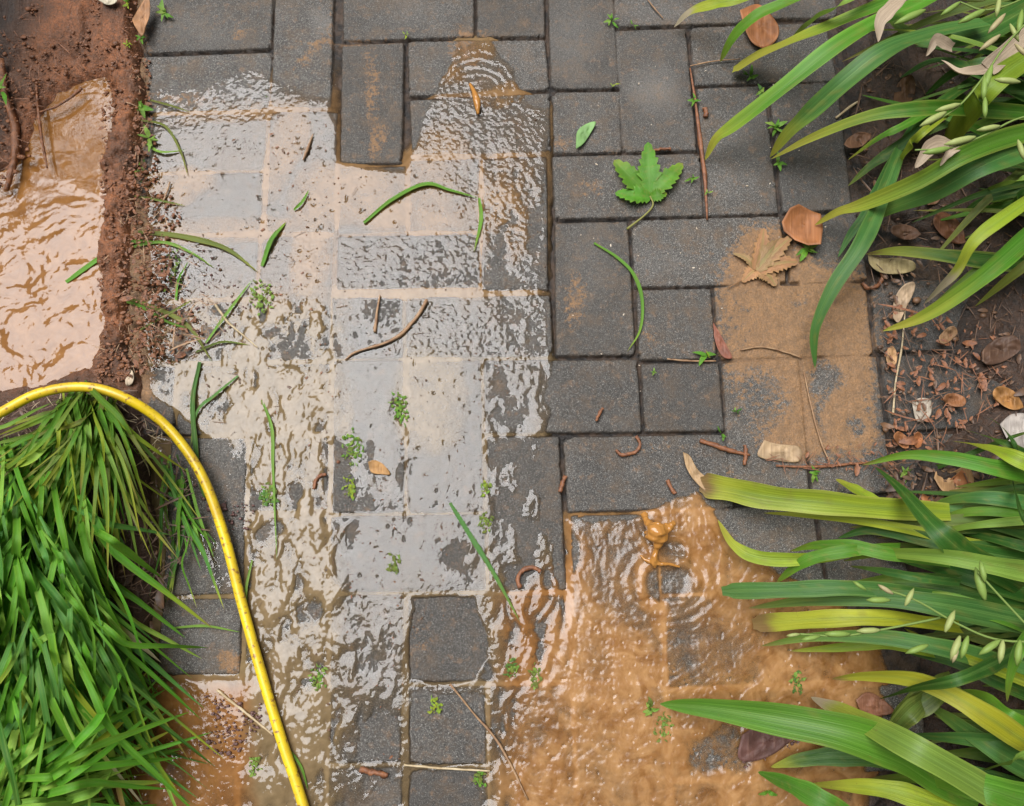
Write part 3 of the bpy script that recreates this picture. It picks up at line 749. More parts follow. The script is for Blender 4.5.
def plant_top():
    r = empty('strap_leaf_plant', P(1060, 60, 0))
    tag(r, 'broad strap leaved green plant spilling over the upper right corner of the path', 'plant', 'strap leaved plants along the right border')
    R = random.Random(3)
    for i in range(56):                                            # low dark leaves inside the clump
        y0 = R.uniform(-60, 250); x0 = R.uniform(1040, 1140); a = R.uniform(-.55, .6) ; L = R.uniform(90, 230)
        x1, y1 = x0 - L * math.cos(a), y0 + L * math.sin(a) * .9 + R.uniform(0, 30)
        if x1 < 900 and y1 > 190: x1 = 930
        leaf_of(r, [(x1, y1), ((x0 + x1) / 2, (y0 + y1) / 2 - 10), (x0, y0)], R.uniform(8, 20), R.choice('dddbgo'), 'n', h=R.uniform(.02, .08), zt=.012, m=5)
    Lf = lambda *a, **k: leaf_of(r, *a, **k)
    Lf([(845,32),(896,30),(947,36),(992,49),(1050,70)], 9, 'p', 'y', .1, h=.14)
    Lf([(848,186),(870,166),(893,150),(927,126),(965,95)], 13, 'd', h=.05)
    Lf([(838,257),(850,235),(865,215),(878,190),(900,150),(930,100)], 14, 'b', h=.045)
    Lf([(848,160),(879,138),(903,126),(950,100)], 10, 'g', 'y', .08, h=.07)
    Lf([(705,160),(716,139),(735,125),(790,82),(838,44),(879,20),(913,6),(960,-20)], 22, 'g', 'y', .14, h=.14)
    Lf([(720,62),(733,38),(757,16),(797,-2),(850,-30)], 17, 'g', h=.10)
    Lf([(674,27),(690,12),(715,4),(745,-4),(800,-26)], 15, 'y', 'w', .28, h=.08, label='yellow green leaf with a long bleached dry tip')
    Lf([(733,70),(765,52),(811,33),(865,12),(905,-4),(960,-30)], 22, 'g', 'y', .30, h=.12, blunt=True, edge=.3, label='blunt tipped green leaf yellowing at its end')
    Lf([(790,40),(815,18),(850,0),(900,-26)], 12, 'p', 'w', .06, h=.145, edge=.4)
    Lf([(866,-10),(900,28),(930,40),(985,30),(1040,0)], 30, 'd', h=.10)
    Lf([(900,78),(935,62),(975,72),(1040,100)], 26, 'b', h=.08)
    Lf([(925,95),(960,70),(1000,66),(1050,80)], 24, 'd', h=.09)
    Lf([(770,157),(788,133),(811,112),(845,82),(886,51),(930,34),(985,22)], 27, 'b', 'y', .10, h=.15)
    Lf([(771,159),(811,138),(865,117),(913,109),(954,108),(1010,112)], 18, 'g', 'y', .14, h=.13, edge=.3)
    Lf([(893,176),(905,152),(925,130),(955,108)], 10, 'y', 'n', h=.13, edge=.8)
    Lf([(946,148),(962,118),(985,92),(1012,68),(1050,45)], 29, 'y', 'y', .04, h=.18, blunt=True, base=None) if False else Lf([(944,146),(962,118),(985,92),(1012,68),(1050,45)], 29, 'y', 'y', .04, h=.18, blunt=True, label='wide lime green leaf cut off blunt')
    Lf([(866,222),(890,208),(934,190),(982,163),(1024,146),(1080,132)], 33, 'b', h=.15, roll=.15)
    Lf([(815,225),(838,212),(865,204),(920,180),(968,152),(1024,133),(1080,126)], 22, 'g', 'y', .20, h=.17, edge=.3, label='green leaf with a pale yellow point above the brown fallen leaf')
    Lf([(815,368),(815,330),(833,288),(858,250),(872,222),(884,192),(900,150)], 19, 'b', h=.09, zt=.02)
    Lf([(832,300),(848,270),(868,240),(882,205)], 11, 'd', h=.05)
    Lf([(866,254),(900,251),(950,256),(1000,262),(1060,268)], 19, 'd', 'b', .05, h=.07, edge=.4)
    Lf([(883,331),(920,318),(962,292),(1000,262),(1040,226),(1090,180)], 25, 'g', 'y', .12, h=.13, zt=.03, label='bright green leaf pointing down left over dark soil')
    Lf([(924,304),(940,288),(957,270),(975,240),(1010,213),(1060,180)], 15, 'y', 'w', .26, h=.16, zt=.06, label='yellow green leaf with a shrivelled white brown end')
    Lf([(974,198),(992,188),(1024,178),(1070,160)], 8, 'p', h=.17)
    Lf([(1000,225),(1012,205),(1030,190),(1070,175)], 14, 'd', h=.1)
    Lf([(960,215),(985,200),(1030,190),(1070,185)], 18, 'd', h=.08)
    Lf([(905,150),(918,128),(940,105),(975,80)], 16, 'd', h=.07)
    for i, (a, b, c) in enumerate([((894,172),(925,160),.15), ((893,140),(950,118),.16)]): pass
    bud_stalk(r, [(1060, -10), (1010, 40), (985, 75), (960, 105), (930, 125)], [(985,75,-2,30,26,0), (992,65,-10,32,28,0), (960,104,-14,4,26,1), (985,97,0,26,22,0), (946,112,-26,14,30,1)], .21)
    bud_stalk(r, [(1070, 110), (1020, 118), (985, 135), (950, 148), (915, 150)], [(1000,126,-16,3,24,1), (975,137,-24,6,32,1), (950,148,-30,6,28,0), (1020,82,-20,-2,26,1), (1018,140,6,18,22,1)], .22)
    bud_stalk(r, [(1070, -30), (1020, 0), (985, 10), (960, 2)], [(985,10,-20,10,30,0), (985,0,-26,-4,32,1), (1005,14,-14,16,26,3), (1010,24,10,20,20,1), (1000,35,-16,12,26,3), (1022,10,-4,24,26,0), (960,2,-20,14,24,0), (1015,44,14,14,20,3), (925,10,-26,12,34,0), (1000,-4,-4,22,22,1)], .20)
    # dry ends caught in the clump
    for (pts, w, h) in [([(878,42),(880,22),(892,8),(905,-2)], 18, .16), ([(926,56),(936,40),(952,48)], 14, .16), ([(941,60),(960,74),(985,72),(996,62)], 22, .17), ([(915,168),(930,150),(945,146),(958,150)], 22, .17), ([(940,166),(950,150),(962,146)], 12, .175)]:
        leaf_of(r, pts, w, 'p', 'w', 1.1, h=h, zt=h - .01, zb=h - .01, fold=.35, mt=M_DRY, label='papery dead leaf end, cream and brown')
plant_top()

def plant_mid():
    r = empty('strap_leaf_plant', P(1080, 520, 0))
    tag(r, 'strap leaved plant at the right edge with one yellowed leaf reaching the splash', 'plant', 'strap leaved plants along the right border')
    R = random.Random(5)
    for i in range(34):
        y0 = R.uniform(470, 640); x0 = R.uniform(1050, 1120); a = R.uniform(-.25, .25); L = R.uniform(120, 230)
        x1, y1 = x0 - L * math.cos(a), max(y0 - L * math.sin(a), 480 + R.uniform(0, 30))
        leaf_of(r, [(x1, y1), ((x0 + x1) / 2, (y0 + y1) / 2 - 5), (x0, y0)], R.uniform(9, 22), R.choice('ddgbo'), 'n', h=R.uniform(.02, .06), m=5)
    Lf = lambda *a, **k: leaf_of(r, *a, **k)
    Lf([(764,513),(800,515),(860,521),(920,532),(975,545),(1040,552)], 13, 'y', 'y', .1, h=.06, edge=.3)
    Lf([(836,479),(855,490),(880,505),(910,515)], 18, 'y', 'y', .1, h=.06)
    Lf([(700,484),(730,489),(770,497),(820,502),(880,508),(950,512)], 25, 'y', 'b', .10, h=.075, zt=.006, blunt=True, edge=.5, label='yellowed leaf lying across the splash with a mud covered end')
    Lf([(718,520),(733,544),(757,557),(800,559),(850,552)], 14, 'y', 'y', .2, h=.05, zt=.008, label='yellow green leaf bent up out of the muddy flow')
    Lf([(776,583),(793,569),(813,558),(850,551),(900,548)], 13, 'g', h=.08)
    Lf([(790,551),(818,545),(855,547),(890,554),(950,562)], 14, 'g', h=.09)
    Lf([(838,587),(880,582),(920,582),(982,590),(1050,600)], 26, 'd', h=.08)
    Lf([(900,560),(940,568),(982,580),(1050,595)], 24, 'd', h=.09)
    Lf([(838,538),(870,530),(920,538),(975,552),(1050,565)], 18, 'd', h=.07)
    Lf([(926,508),(955,499),(988,498),(1024,503),(1070,512)], 17, 'b', h=.09)
    Lf([(922,540),(950,530),(985,524),(1030,520),(1080,518)], 10, 'p', h=.10)
    Lf([(930,520),(970,512),(1010,512),(1060,520)], 16, 'g', h=.085)
    Lf([(955,532),(990,538),(1030,548),(1080,560)], 16, 'd', h=.09)
    Lf([(862,465),(905,455),(950,458),(993,467),(1030,474),(1080,486)], 19, 'g', h=.10)
    Lf([(952,441),(988,448),(1024,462),(1070,480)], 20, 'y', 'y', .06, h=.12, edge=.2)
    Lf([(965,430),(985,436),(1010,446),(1040,462)], 10, 'd', h=.10)
    Lf([(987,416),(1003,428),(1014,444),(1022,465)], 8, 'd', h=.11)
    Lf([(1035,430),(1015,436),(1000,442)], 6, 'd', h=.10)
    Lf([(875,467),(898,487),(923,515),(943,535),(965,553),(1000,572)], 25, 'd', h=.15, roll=.3, label='dark green leaf slanting down across the paler ones')
    Lf([(1010,468),(1014,490),(1022,515),(1036,540)], 12, 'd', h=.14)
    Lf([(843,561),(880,553),(943,556),(993,565),(1030,572),(1080,582)], 21, 'p', h=.16, label='wide pale green leaf speckled with tan spots')
    Lf([(850,566),(890,572),(925,578),(960,583)], 10, 'b', h=.13)
plant_mid()

def plant_low():
    r = empty('strap_leaf_plant', P(1080, 720, 0))
    tag(r, 'strap leaved plant filling the lower right corner above brown water', 'plant', 'strap leaved plants along the right border')
    R = random.Random(9)
    for i in range(34):
        y0 = R.uniform(620, 850); x0 = R.uniform(1040, 1120); a = R.uniform(-.2, .35); L = R.uniform(70, 170)
        if y0 < 700: L *= .8
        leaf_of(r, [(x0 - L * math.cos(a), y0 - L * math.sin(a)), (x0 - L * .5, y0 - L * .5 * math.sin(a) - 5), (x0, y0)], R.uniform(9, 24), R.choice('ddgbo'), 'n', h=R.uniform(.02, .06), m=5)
    Lf = lambda *a, **k: leaf_of(r, *a, **k)
    Lf([(771,767),(800,760),(840,756),(890,760),(950,775)], 18, 'd', 'y', .06, h=.05)
    Lf([(790,651),(845,647),(886,644),(940,655)], 11, 'y', 'b', .05, h=.06)
    Lf([(886,735),(905,714),(930,695),(955,680)], 26, 'o', h=.07)
    Lf([(878,750),(905,716),(935,690)], 22, 'o', h=.072)
    Lf([(722,591),(780,590),(840,588),(900,592),(960,600)], 16, 'b', h=.11, blunt=True, zt=.05, label='pale blunt leaf with a squared off end')
    Lf([(753,624),(790,621),(845,618),(893,619),(960,628)], 17, 'yy', 'b', .16, h=.10, blunt=True, label='yellow leaf with a rotten brown end')
    Lf([(749,608),(811,600),(879,598),(940,605),(1024,622),(1080,635)], 24, 'b', h=.13)
    Lf([(868,602),(930,598),(990,612),(1050,630)], 22, 'g', h=.12)
    Lf([(761,646),(811,637),(879,637),(934,646),(981,658),(1050,680)], 19, 'b', h=.12)
    Lf([(904,628),(940,648),(985,665),(1050,690)], 12, 'y', 'y', .1, h=.125)
    Lf([(900,650),(950,660),(1000,680),(1050,700)], 20, 'd', h=.08)
    Lf([(920,698),(954,722),(999,752),(1050,780)], 24, 'b', h=.10)
    Lf([(950,690),(985,700),(1010,722),(1050,748)], 26, 'g', h=.11)
    Lf([(832,679),(865,676),(913,679),(954,696),(992,719),(1030,744),(1080,765)], 23, 'yy', 'b', .05, h=.14, edge=.2, label='bright yellow green leaf arching over dark water')
    Lf([(879,699),(913,688),(955,680),(985,668),(1010,655)], 15, 'd', h=.16)
    Lf([(660,704),(708,708),(777,719),(845,733),(896,752),(935,775),(980,800)], 36, 'g', h=.12, zt=.02, roll=.12, fold=.2, label='largest dark green leaf, its point reaching the orange flow')
    Lf([(900,735),(960,738),(1010,745),(1060,760)], 26, 'b', h=.10)
    Lf([(811,697),(828,705),(848,714),(879,730),(920,752),(964,777),(1010,805)], 27, 'p', 'w', .16, h=.17, fold=.18, label='light green leaf with a thin whitish twisted tip')
    Lf([(758,772),(794,786),(828,804),(870,830)], 20, 'g', h=.10)
    Lf([(811,784),(879,788),(934,803),(990,825)], 20, 'y', 'y', .1, h=.10)
    Lf([(872,778),(930,777),(982,787),(1024,800),(1080,815)], 34, 'g', h=.15)
    Lf([(975,772),(1005,762),(1030,756),(1070,745)], 17, 'p', h=.16)
    Lf([(1007,702),(1010,676),(1020,648),(1040,620)], 13, 'g', h=.18, zt=.14)
    Lf([(985,800),(1010,790),(1060,790)], 16, 'd', h=.12)
    bud_stalk(r, [(1060, 642), (1000, 640), (960, 625), (915, 600), (880, 588)], [(928,645,-24,9,24,0), (945,632,10,-22,24,1), (960,636,-10,26,26,1), (968,636,-8,26,24,0), (1000,640,-20,14,26,0), (1003,640,-4,26,24,1), (958,648,-6,16,16,3), (905,606,10,-20,20,1), (893,594,-16,-10,18,3), (866,590,-12,-8,16,0), (890,600,-26,0,24,0), (985,600,-10,-34,34,0), (1020,640,-4,30,26,0)], .19)
    bud_stalk(r, [(940, 618), (880, 630), (840, 636), (800, 634)], [(880,630,-22,1,24,1), (850,634,-24,0,26,0), (820,636,-18,4,20,0), (800,634,-14,2,14,1)], .16)
    bud_stalk(r, [(1060, 660), (1020, 618), (985, 580), (978, 572)], [(985,582,-4,-18,22,0)], .20)
plant_low()

# ------------------------------------------------------------------ long narrow grass, three clumps
def tuft(label, roots, n, dirs, lens, wid, hmax, seed, root_px, cols='gggdbp', group='grass clumps beside the path', zt=.008, bend=.35):
    R = random.Random(seed); mb = MB()
    r0 = P(root_px[0], root_px[1], 0)
    for i in range(n):
        cx, cy, rx, ry = roots; x0 = cx + max(-1, min(1, R.gauss(0, .5))) * rx; y0 = cy + max(-.9, min(1, R.gauss(0, .5))) * ry
        a = math.radians(R.uniform(*dirs)); L = R.uniform(*lens)
        b = a + R.uniform(-bend, bend) + (.25 if math.cos(a) > 0 else -.25) * 0
        if R.random() < .16: a += R.uniform(-.7, .6); b = a + R.uniform(-.7, .7); L *= .7
        x1, y1 = x0 + L * .5 * math.cos(a), y0 + L * .5 * math.sin(a); x2, y2 = x1 + L * .5 * math.cos(b), y1 + L * .5 * math.sin(b)
        h = R.uniform(.25, 1) * hmax
        strap(mb, [(x0, y0, .012 + .3 * h * R.random()), (x0 + (x1 - x0) * .6, y0 + (y1 - y0) * .6, h), (x1, y1, h * .9), ((x1 + x2) / 2, (y1 + y2) / 2, h * .62), (x2, y2, max(zt, h * R.uniform(.0, .35)))],
              R.uniform(*wid), R.choice(cols), R.choice('nnnnnybw'), R.choice([.04, .1, .3]), False, .30, R.uniform(-.5, .5), seed * 1000 + i, 16, m=5, base=.8)
    mb.c = [np.minimum(c * np.array((1.35, 1.45, 1.3)), .8) for c in mb.c]
    o = mb.build('grass_clump', M_GRASS)
    tag(o, label, 'grass', group)
    return mb
tuft('large clump of long narrow green grass under the yellow hose', (30, 545, 55, 120), 470, (50, 130), (130, 270), (2.8, 8.5), .14, 21, (60, 520), 'gggbgbdp', bend=.45)
def crown():
    R = random.Random(77); mb = MB()
    for i in range(150):                                          # the blades that start at the crown beneath the hose
        x0 = R.gauss(85, 14); y0 = R.gauss(402, 7); a = math.radians(R.choice([R.uniform(55, 125), R.uniform(35, 160)])); L = R.uniform(60, 190); b = a + R.uniform(-.2, .35)
        x1, y1 = x0 + L * .5 * math.cos(a), y0 + L * .5 * math.sin(a); x2, y2 = x1 + L * .5 * math.cos(b), y1 + L * .5 * math.sin(b)
        h = R.uniform(.04, .14)
        strap(mb, [(x0, y0, .015), (x0 * .6 + x1 * .4, y0 * .6 + y1 * .4, h * .7), (x1, y1, h), (x2, y2, h * R.uniform(.3, .9))], R.uniform(3.5, 7), R.choice('ggpgoy'), R.choice('nnybw'), .08, False, .3, R.uniform(-.5, .5), 5000 + i, 14, m=5, base=.7)
    o = mb.build('grass_clump', M_GRASS)
    tag(o, 'yellowing top tuft of grass fanning out from beneath the hose bend', 'grass', 'grass clumps beside the path')
crown()
tuft('light green tuft of grass in the lower left corner, tips pointing right', (20, 800, 40, 30), 95, (-75, 0), (80, 190), (5, 9), .14, 23, (10, 800), 'gpgpb')
tuft('sparse thin grass blades on the pavers between the clump and the hose', (178, 480, 18, 40), 22, (60, 105), (50, 140), (2, 4.2), .03, 27, (175, 470), 'gpbd', bend=.25)

# ------------------------------------------------------------------ small things on the pavers
def blade(name, label, cat, pts, wid, c='g', tip='n', z=.004, h=.004, group=None, mt=None, tipl=.15, fold=.25, blunt=False):
    SEED[0] += 1; mb = MB(); n = len(pts)
    rows = [(p[0], p[1], z - .0012 + .5 * h * math.sin(math.pi * i / (n - 1))) for i, p in enumerate(pts)]
    strap(mb, rows, wid * .85, c, tip, tipl, blunt, fold, 0, SEED[0], 26, base=.6, m=5)
    o = mb.build(name, mt or M_FLAT); tag(o, label, cat, group); return o
GB = 'loose grass blades on the wet pavers'
for lab, pts, w, c in [
    ('long bent grass blade floating on the pale film, upper middle', [(364,223),(392,200),(425,184),(450,190),(478,198)], 6, 'g'),
    ('short upright grass blade hanging below the long bent one', [(479,198),(481,220),(474,252)], 5, 'g'),
    ('dark muddy grass blade arching from the clay bank to the right', [(138,232),(180,236),(225,248),(258,272)], 7, 'o'),
    ('green blade curving down left over the clay bank', [(66,282),(100,258),(130,243),(162,242)], 7, 'g'),
    ('narrow green blade stuck upright just right of the arching one', [(262,266),(272,240),(286,222)], 7, 'g'),
    ('pale straight blade leaning up right, crossing the paver joint', [(206,343),(228,312),(252,280)], 4, 'p'),
    ('short grass scrap lying near the top of the pale film', [(294,210),(302,202),(309,190)], 4, 'g'),
    ('muddy grass piece among crumbs left of the film', [(128,298),(165,312),(190,328),(212,362)], 6, 'o'),
    ('green blade in the dark joint right of centre, bending down', [(594,243),(618,258),(634,275),(642,300),(640,330),(627,352)], 5, 'g'),
    ('feathery green blade slanting down right in the lower middle', [(450,503),(470,535),(495,575),(520,622)], 6, 'b'),
    ('thin brown and green straw drooping from the bank onto the film', [(140,120),(165,126),(180,150),(188,176)], 3.5, 'o'),
    ('pale thin blade lying by the bank sprouts', [(145,142),(160,152),(185,150)], 4, 'p'),
    ('long faint blade standing in brown water right of the hose', [(262,400),(272,430),(273,470),(277,560)], 4, 'p'),
    ('dark upright blade behind the hose at the paver joint', [(200,362),(193,400),(195,440),(200,480),(205,500)], 7, 'd'),
    ('green blade beside the dark upright one, tilted right', [(238,376),(215,395),(197,412),(190,450)], 4, 'b'),
    ('thin green blade across the dry paver left of the hose', [(172,628),(205,626),(240,632)], 3, 'p'),
    ('light blade with dark end crossing above the hose bottom', [(120,730),(150,745),(180,756),(208,764)], 3, 'd'),
    ('thin tan blade in the shallow water left of the drip', [(150,100),(172,106),(190,112)], 3, 'o'),
    ('olive blade trailing alongside the lower hose', [(282,740),(300,765),(308,790)], 3, 'g'),
    ('thin blade propped over the brown debris near bottom left', [(252,560),(246,590),(248,610)], 3, 'p'),
    ('green blade curling through the clay crumbs above the hose bend', [(118,300),(140,306),(168,322),(196,330)], 4, 'g'),
    ('yellow green stem crossing the arching blade on the bank', [(120,250),(160,242),(190,252),(214,268)], 4, 'p'),
    ('short upright blade leaning out of the bank, middle', [(176,300),(178,282),(188,262)], 4, 'g'),
    ('dead brown blade lying in crumbs below the bank blades', [(140,330),(165,316),(192,300)], 4, 'o'),
    ('wispy blade hanging from the bank onto the pale film', [(134,196),(158,200),(186,206)], 3, 'o'),
    ('muddy stem lying flat between two film crumbs', [(196,352),(222,342),(250,345)], 3, 'o'),
    ]: blade('loose_grass', lab, 'grass blade', pts, w, c, 'n', .0045, .004, GB)

def stick(name, label, cat, pts, r, m, z=.004, group=None, n=22, lump=.35):
    SEED[0] += 1; mb = MB(); tube(mb, [P(a, b, z) for a, b in pts], r, 7, n, lump, SEED[0]); o = mb.build(name, m); tag(o, label, cat, group); return o
TG = 'twigs and stems lying on the pavers'
for lab, pts, r, m in [
    ('brown bent twig on the thin film left of centre', [(427,300),(413,322),(392,340),(356,352),(345,360)], [.0028, .0028, .0022, .0018, .0008], M_TWIG),
    ('short stubby twig left of the bent brown one', [(380,295),(377,312),(375,332)], [.0012, .0018, .0026], M_TWIG),
    ('long thin straw slanting into the muddy flow', [(450,684),(475,715),(500,745),(528,800)], [.0014, .0013, .0016, .001], M_TWIG),
    ('straight straw lying over the joint between two dark pavers', [(404,765),(440,768),(490,771)], [.0014, .0014, .0012], M_STRAW),
    ('pale straw resting against the lower hose', [(217,690),(245,712),(273,735)], [.0018, .0016, .0012], M_STRAW),
    ('reddish brown stem in the joint below the dark right pavers', [(700,440),(722,448),(735,452),(750,455)], [.003, .0035, .003, .0015], M_RUST),
    ('thin reddish stem beside the lone sprout on the right pavers', [(667,359),(690,361),(716,361)], [.001, .0014, .001], M_TWIG),
    ('red brown rootlet filling the joint of the upper right pavers', [(690,68),(695,100),(700,140),(705,180),(707,220)], [.0012, .002, .0035, .003, .0012], M_RUST),
    ('long root stem at the foot of the mud patch', [(776,466),(810,467),(840,465),(872,462)], [.0014, .002, .002, .0012], M_RUST),
    ('curved dark rootlet running across the sandy mud patch', [(740,350),(762,347),(785,352),(802,358)], [.001, .0012, .0014, .001], M_TWIG),
    ('rootlet going down the sandy mud patch beside a joint', [(804,372),(812,410),(822,445),(830,462)], [.001, .0012, .0012, .001], M_TWIG),
    ('upright green brown stem on the bare soil beside the mud patch', [(905,310),(902,345),(896,380),(893,415)], [.001, .0013, .0013, .0016], M_STRAW),
    ('thin tan stem leaning on the paver under the upper right plant', [(690,66),(715,61),(740,59)], [.001, .001, .0008], M_TWIG),
    ('dead grey brown stem curling through the upper right clump shade', [(836,118),(862,100),(895,95),(920,82),(928,74)], [.0016, .0022, .003, .0035, .0028], M_STRAW),
    ('short brown twig stuck in the film near the clay bank', [(170,182),(167,192),(163,202)], [.001, .0014, .0014], M_TWIG),
    ('dark diagonal twig in the shallow film, upper left', [(313,134),(308,148),(303,160)], [.0008, .0022, .0012], M_TWIG),
    ('thin pale twig above the sprouts by the top edge', [(648,0),(655,9),(663,18)], [.001, .001, .0008], M_TWIG),
    ('split brown straw in the film below the muddy blade', [(215,304),(228,322),(244,336),(258,348)], [.0018, .0016, .0012, .0008], M_STRAW),
    ]: stick('twig', lab, 'twig', pts, r, m, .004, TG)
for lab, pts, r in [
    ('thick muddy root curling down the soil at the left edge', [(2,60),(4,90),(14,125),(14,160),(6,190)], [.004, .0055, .006, .005, .003]),
    ('thin dark root sticking into the brown puddle', [(36,80),(38,110),(42,140),(47,168)], [.0018, .0022, .002, .0012]),
    ('short forked rootlet lying over the puddle top', [(40,112),(55,107),(70,98),(82,88)], [.0016, .0016, .0018, .0022]),
    ]: stick('root', lab, 'root', pts, r, M_CLOD, .016, 'roots by the brown puddle', 26)

CG = 'rust brown catkins scattered over the pavers'
for lab, pts, r in [
    ('small curled rust catkin in the film right of the hose', [(326,474),(320,476),(315,482),(314,489)], .0028),
    ('rust catkin standing in the joint right of centre', [(566,476),(562,484),(560,492)], .0034),
    ('hook shaped rust catkin above the muddy splash', [(616,450),(622,455),(630,454),(637,451),(640,444),(636,436)], .0028),
    ('small straight rust catkin touching the splash edge', [(667,480),(670,486),(675,494)], .0032),
    ('curled rust catkin where the film meets the flow', [(520,588),(518,578),(523,570),(532,568),(541,571)], .0036),
    ('pale pinkish catkin on the dark paver right of centre', [(603,408),(599,414),(596,421)], .0026),
    ('rusty flattened catkin in the lower pale joint', [(360,769),(370,772),(388,775)], .0045),
    ('small rust catkin beside the green lobed leaf', [(653,151),(662,149),(671,149)], .0026),
    ('tan lumpy catkin on the paver below the sprout', [(704,108),(706,112),(706,117)], .0042),
    ('brown curled catkin on the soil beside the yellow green leaf', [(862,283),(868,288),(877,286),(882,278),(881,268)], .0034),
    ('pale catkin half under the sandy mud edge', [(745,445),(746,455),(744,465)], .0032),
    ]: stick('catkin', lab, 'catkin', pts, r * .78, M_RUST, .0045, CG, 20, .5)

def flat_leaf(name, label, cat, outline, c, m=M_DRY, z=.006, curl=.010, vein=None, group=None, seed=0, wrinkle=.0015):
    """outline in photograph px; a curled leaf lying on the ground"""
    cx = sum(p[0] for p in outline) / len(outline); cy = sum(p[1] for p in outline) / len(outline)
    o2 = crom(outline + [outline[0]], len(outline) * 5)[:-1] if len(outline) < 9 else np.array(outline, float)
    nr = 9; N = len(o2); V = []; colr = []; ac = []
    rs = np.random.RandomState(seed + 11)
    ph = rs.uniform(0, 6)
    R = max(math.dist(p, (cx, cy)) for p in outline)
    for i in range(nr):
        t = i / (nr - 1)
        for j, p in enumerate(o2):
            x = cx + (p[0] - cx) * t; y = cy + (p[1] - cy) * t
            q = (x - cx) * math.cos(ph) + (y - cy) * math.sin(ph)
            zz = z + curl * (q / R) ** 2 + wrinkle * float(vn(x / 5 + seed, y / 5, 301)) + .001 * float(vn(x / 2 + seed, y / 2, 303))
            V.append(P(x, y, max(zz, .002)))
            f = float(fbm(x / 8 + seed * 3, y / 8, 305, 3)); colr.append(np.array(c) * (1 + .5 * f)); ac.append((.5 + .5 * (x - cx) / R, t, .3))
    F4 = [(i * N + j, i * N + (j + 1) % N, (i + 1) * N + (j + 1) % N, (i + 1) * N + j) for i in range(nr - 1) for j in range(N)]
    mb = MB(); mb.add(V, F4, None, colr, ac); o = mb.build(name, m)
    md = o.modifiers.new('thickness', 'SOLIDIFY'); md.thickness = .0006
    tag(o, label, cat, group); return o
BRN = (.36, .14, .05); TAN = (.42, .24, .11); CRM = (.58, .48, .34)
flat_leaf('fallen_leaf', 'cupped reddish brown dead leaf lying on the pavers at the mud patch', 'dead leaf', [(782,222),(790,208),(799,204),(812,211),(821,214),(823,228),(821,244),(808,245),(795,240),(784,231)], BRN, curl=.02, z=.008, seed=1)
G0['t'] = (.40, .22, .10)
def muddy_leaf():
    mb = MB()
    for i, (tx, ty, w) in enumerate([(764, 228, 17), (792, 236, 19), (798, 262, 20), (733, 253, 9), (742, 282, 16), (776, 286, 20), (780, 240, 20)]):
        SEED[0] += 1; mx, my = (756 + tx) / 2 + 2, (268 + ty) / 2 - 2
        strap(mb, [(756, 270, .005), (mx, my, .0075), (tx, ty, .0052 + .0008 * (i % 3))], w, 't', 'n', .1, False, .08, 0, SEED[0], 24, base=.7, m=7, serr=.5)
    tube(mb, [P(756, 270, .006), P(745, 278, .006), P(728, 288, .005)], [.001, .001, .0007], 5, 8, tint=(.3, .16, .07))
    tag(mb.build('fallen_leaf', M_DRY), 'large tan lobed dead leaf coated in the sandy mud', 'dead leaf')
muddy_leaf()
flat_leaf('fallen_leaf', 'smooth brown dead leaf under the blunt tipped leaves, upper right', 'dead leaf', [(740,10),(758,4),(772,16),(779,28),(776,40),(765,48),(752,42),(744,26)], BRN, curl=.014, z=.008, seed=3)
flat_leaf('fallen_leaf', 'dark red brown dead leaf under the strap leaves at the right edge', 'dead leaf', [(918,492),(930,486),(945,484),(962,470),(972,478),(968,496),(955,502),(940,506),(926,508)], (.30, .11, .04), curl=.012, z=.008, seed=4)
flat_leaf('fallen_leaf', 'upright tan dead leaf behind the dark red one at the right edge', 'dead leaf', [(934,478),(938,470),(952,472),(968,466),(974,484),(962,498),(944,492)], TAN, curl=.014, z=.01, seed=14)
flat_leaf('fallen_leaf', 'long cream and brown dead leaf on the soil right of the mud patch', 'dead leaf', [(893,318),(894,300),(903,286),(914,282),(914,292),(906,308),(899,322)], (.42, .30, .19), curl=.016, z=.008, seed=5)
flat_leaf('fallen_leaf', 'big buff dead leaf beneath the dark leaf by the mud patch', 'dead leaf', [(868,254),(880,258),(900,258),(914,262),(914,270),(898,274),(880,272),(870,264)], (.42, .33, .16), curl=.008, z=.010, seed=6)
flat_leaf('fallen_leaf', 'small pointed tan leaf floating on the grey film, centre left', 'dead leaf', [(368,462),(374,460),(383,464),(390,474),(380,474),(371,472)], (.46, .25, .09), curl=.003, z=.004, seed=7)
flat_leaf('fallen_leaf', 'pale bleached leaf flake pressed on the paver below the mud patch', 'dead leaf', [(764,440),(778,444),(798,446),(802,454),(798,462),(780,461),(758,456)], (.42, .29, .165), curl=.002, z=.004, seed=8)
flat_leaf('fallen_leaf', 'small oval tan leaf on dark soil beside the upright stem', 'dead leaf', [(888,348),(893,346),(897,354),(896,364),(890,366),(886,358)], TAN, curl=.004, z=.007, seed=9)
flat_leaf('fallen_leaf', 'wet purplish brown leaf drooping over the lower joint into the flow', 'dead leaf', [(742,735),(760,724),(790,720),(806,726),(790,742),(770,756),(748,762),(738,756)], (.13, .06, .05), curl=.010, z=.007, seed=10)
flat_leaf('fallen_leaf', 'brown leaf half sunk in dark water under the lower right plant', 'dead leaf', [(856,700),(868,692),(884,700),(894,712),(876,716),(862,712)], (.26, .11, .06), curl=.004, z=.006, seed=12)
flat_leaf('fallen_leaf', 'orange brown forked leaf at the top left edge of the pavers', 'dead leaf', [(132,20),(140,6),(148,-4),(150,12),(146,26),(142,36),(136,28)], (.40, .20, .09), curl=.006, z=.020, seed=13)
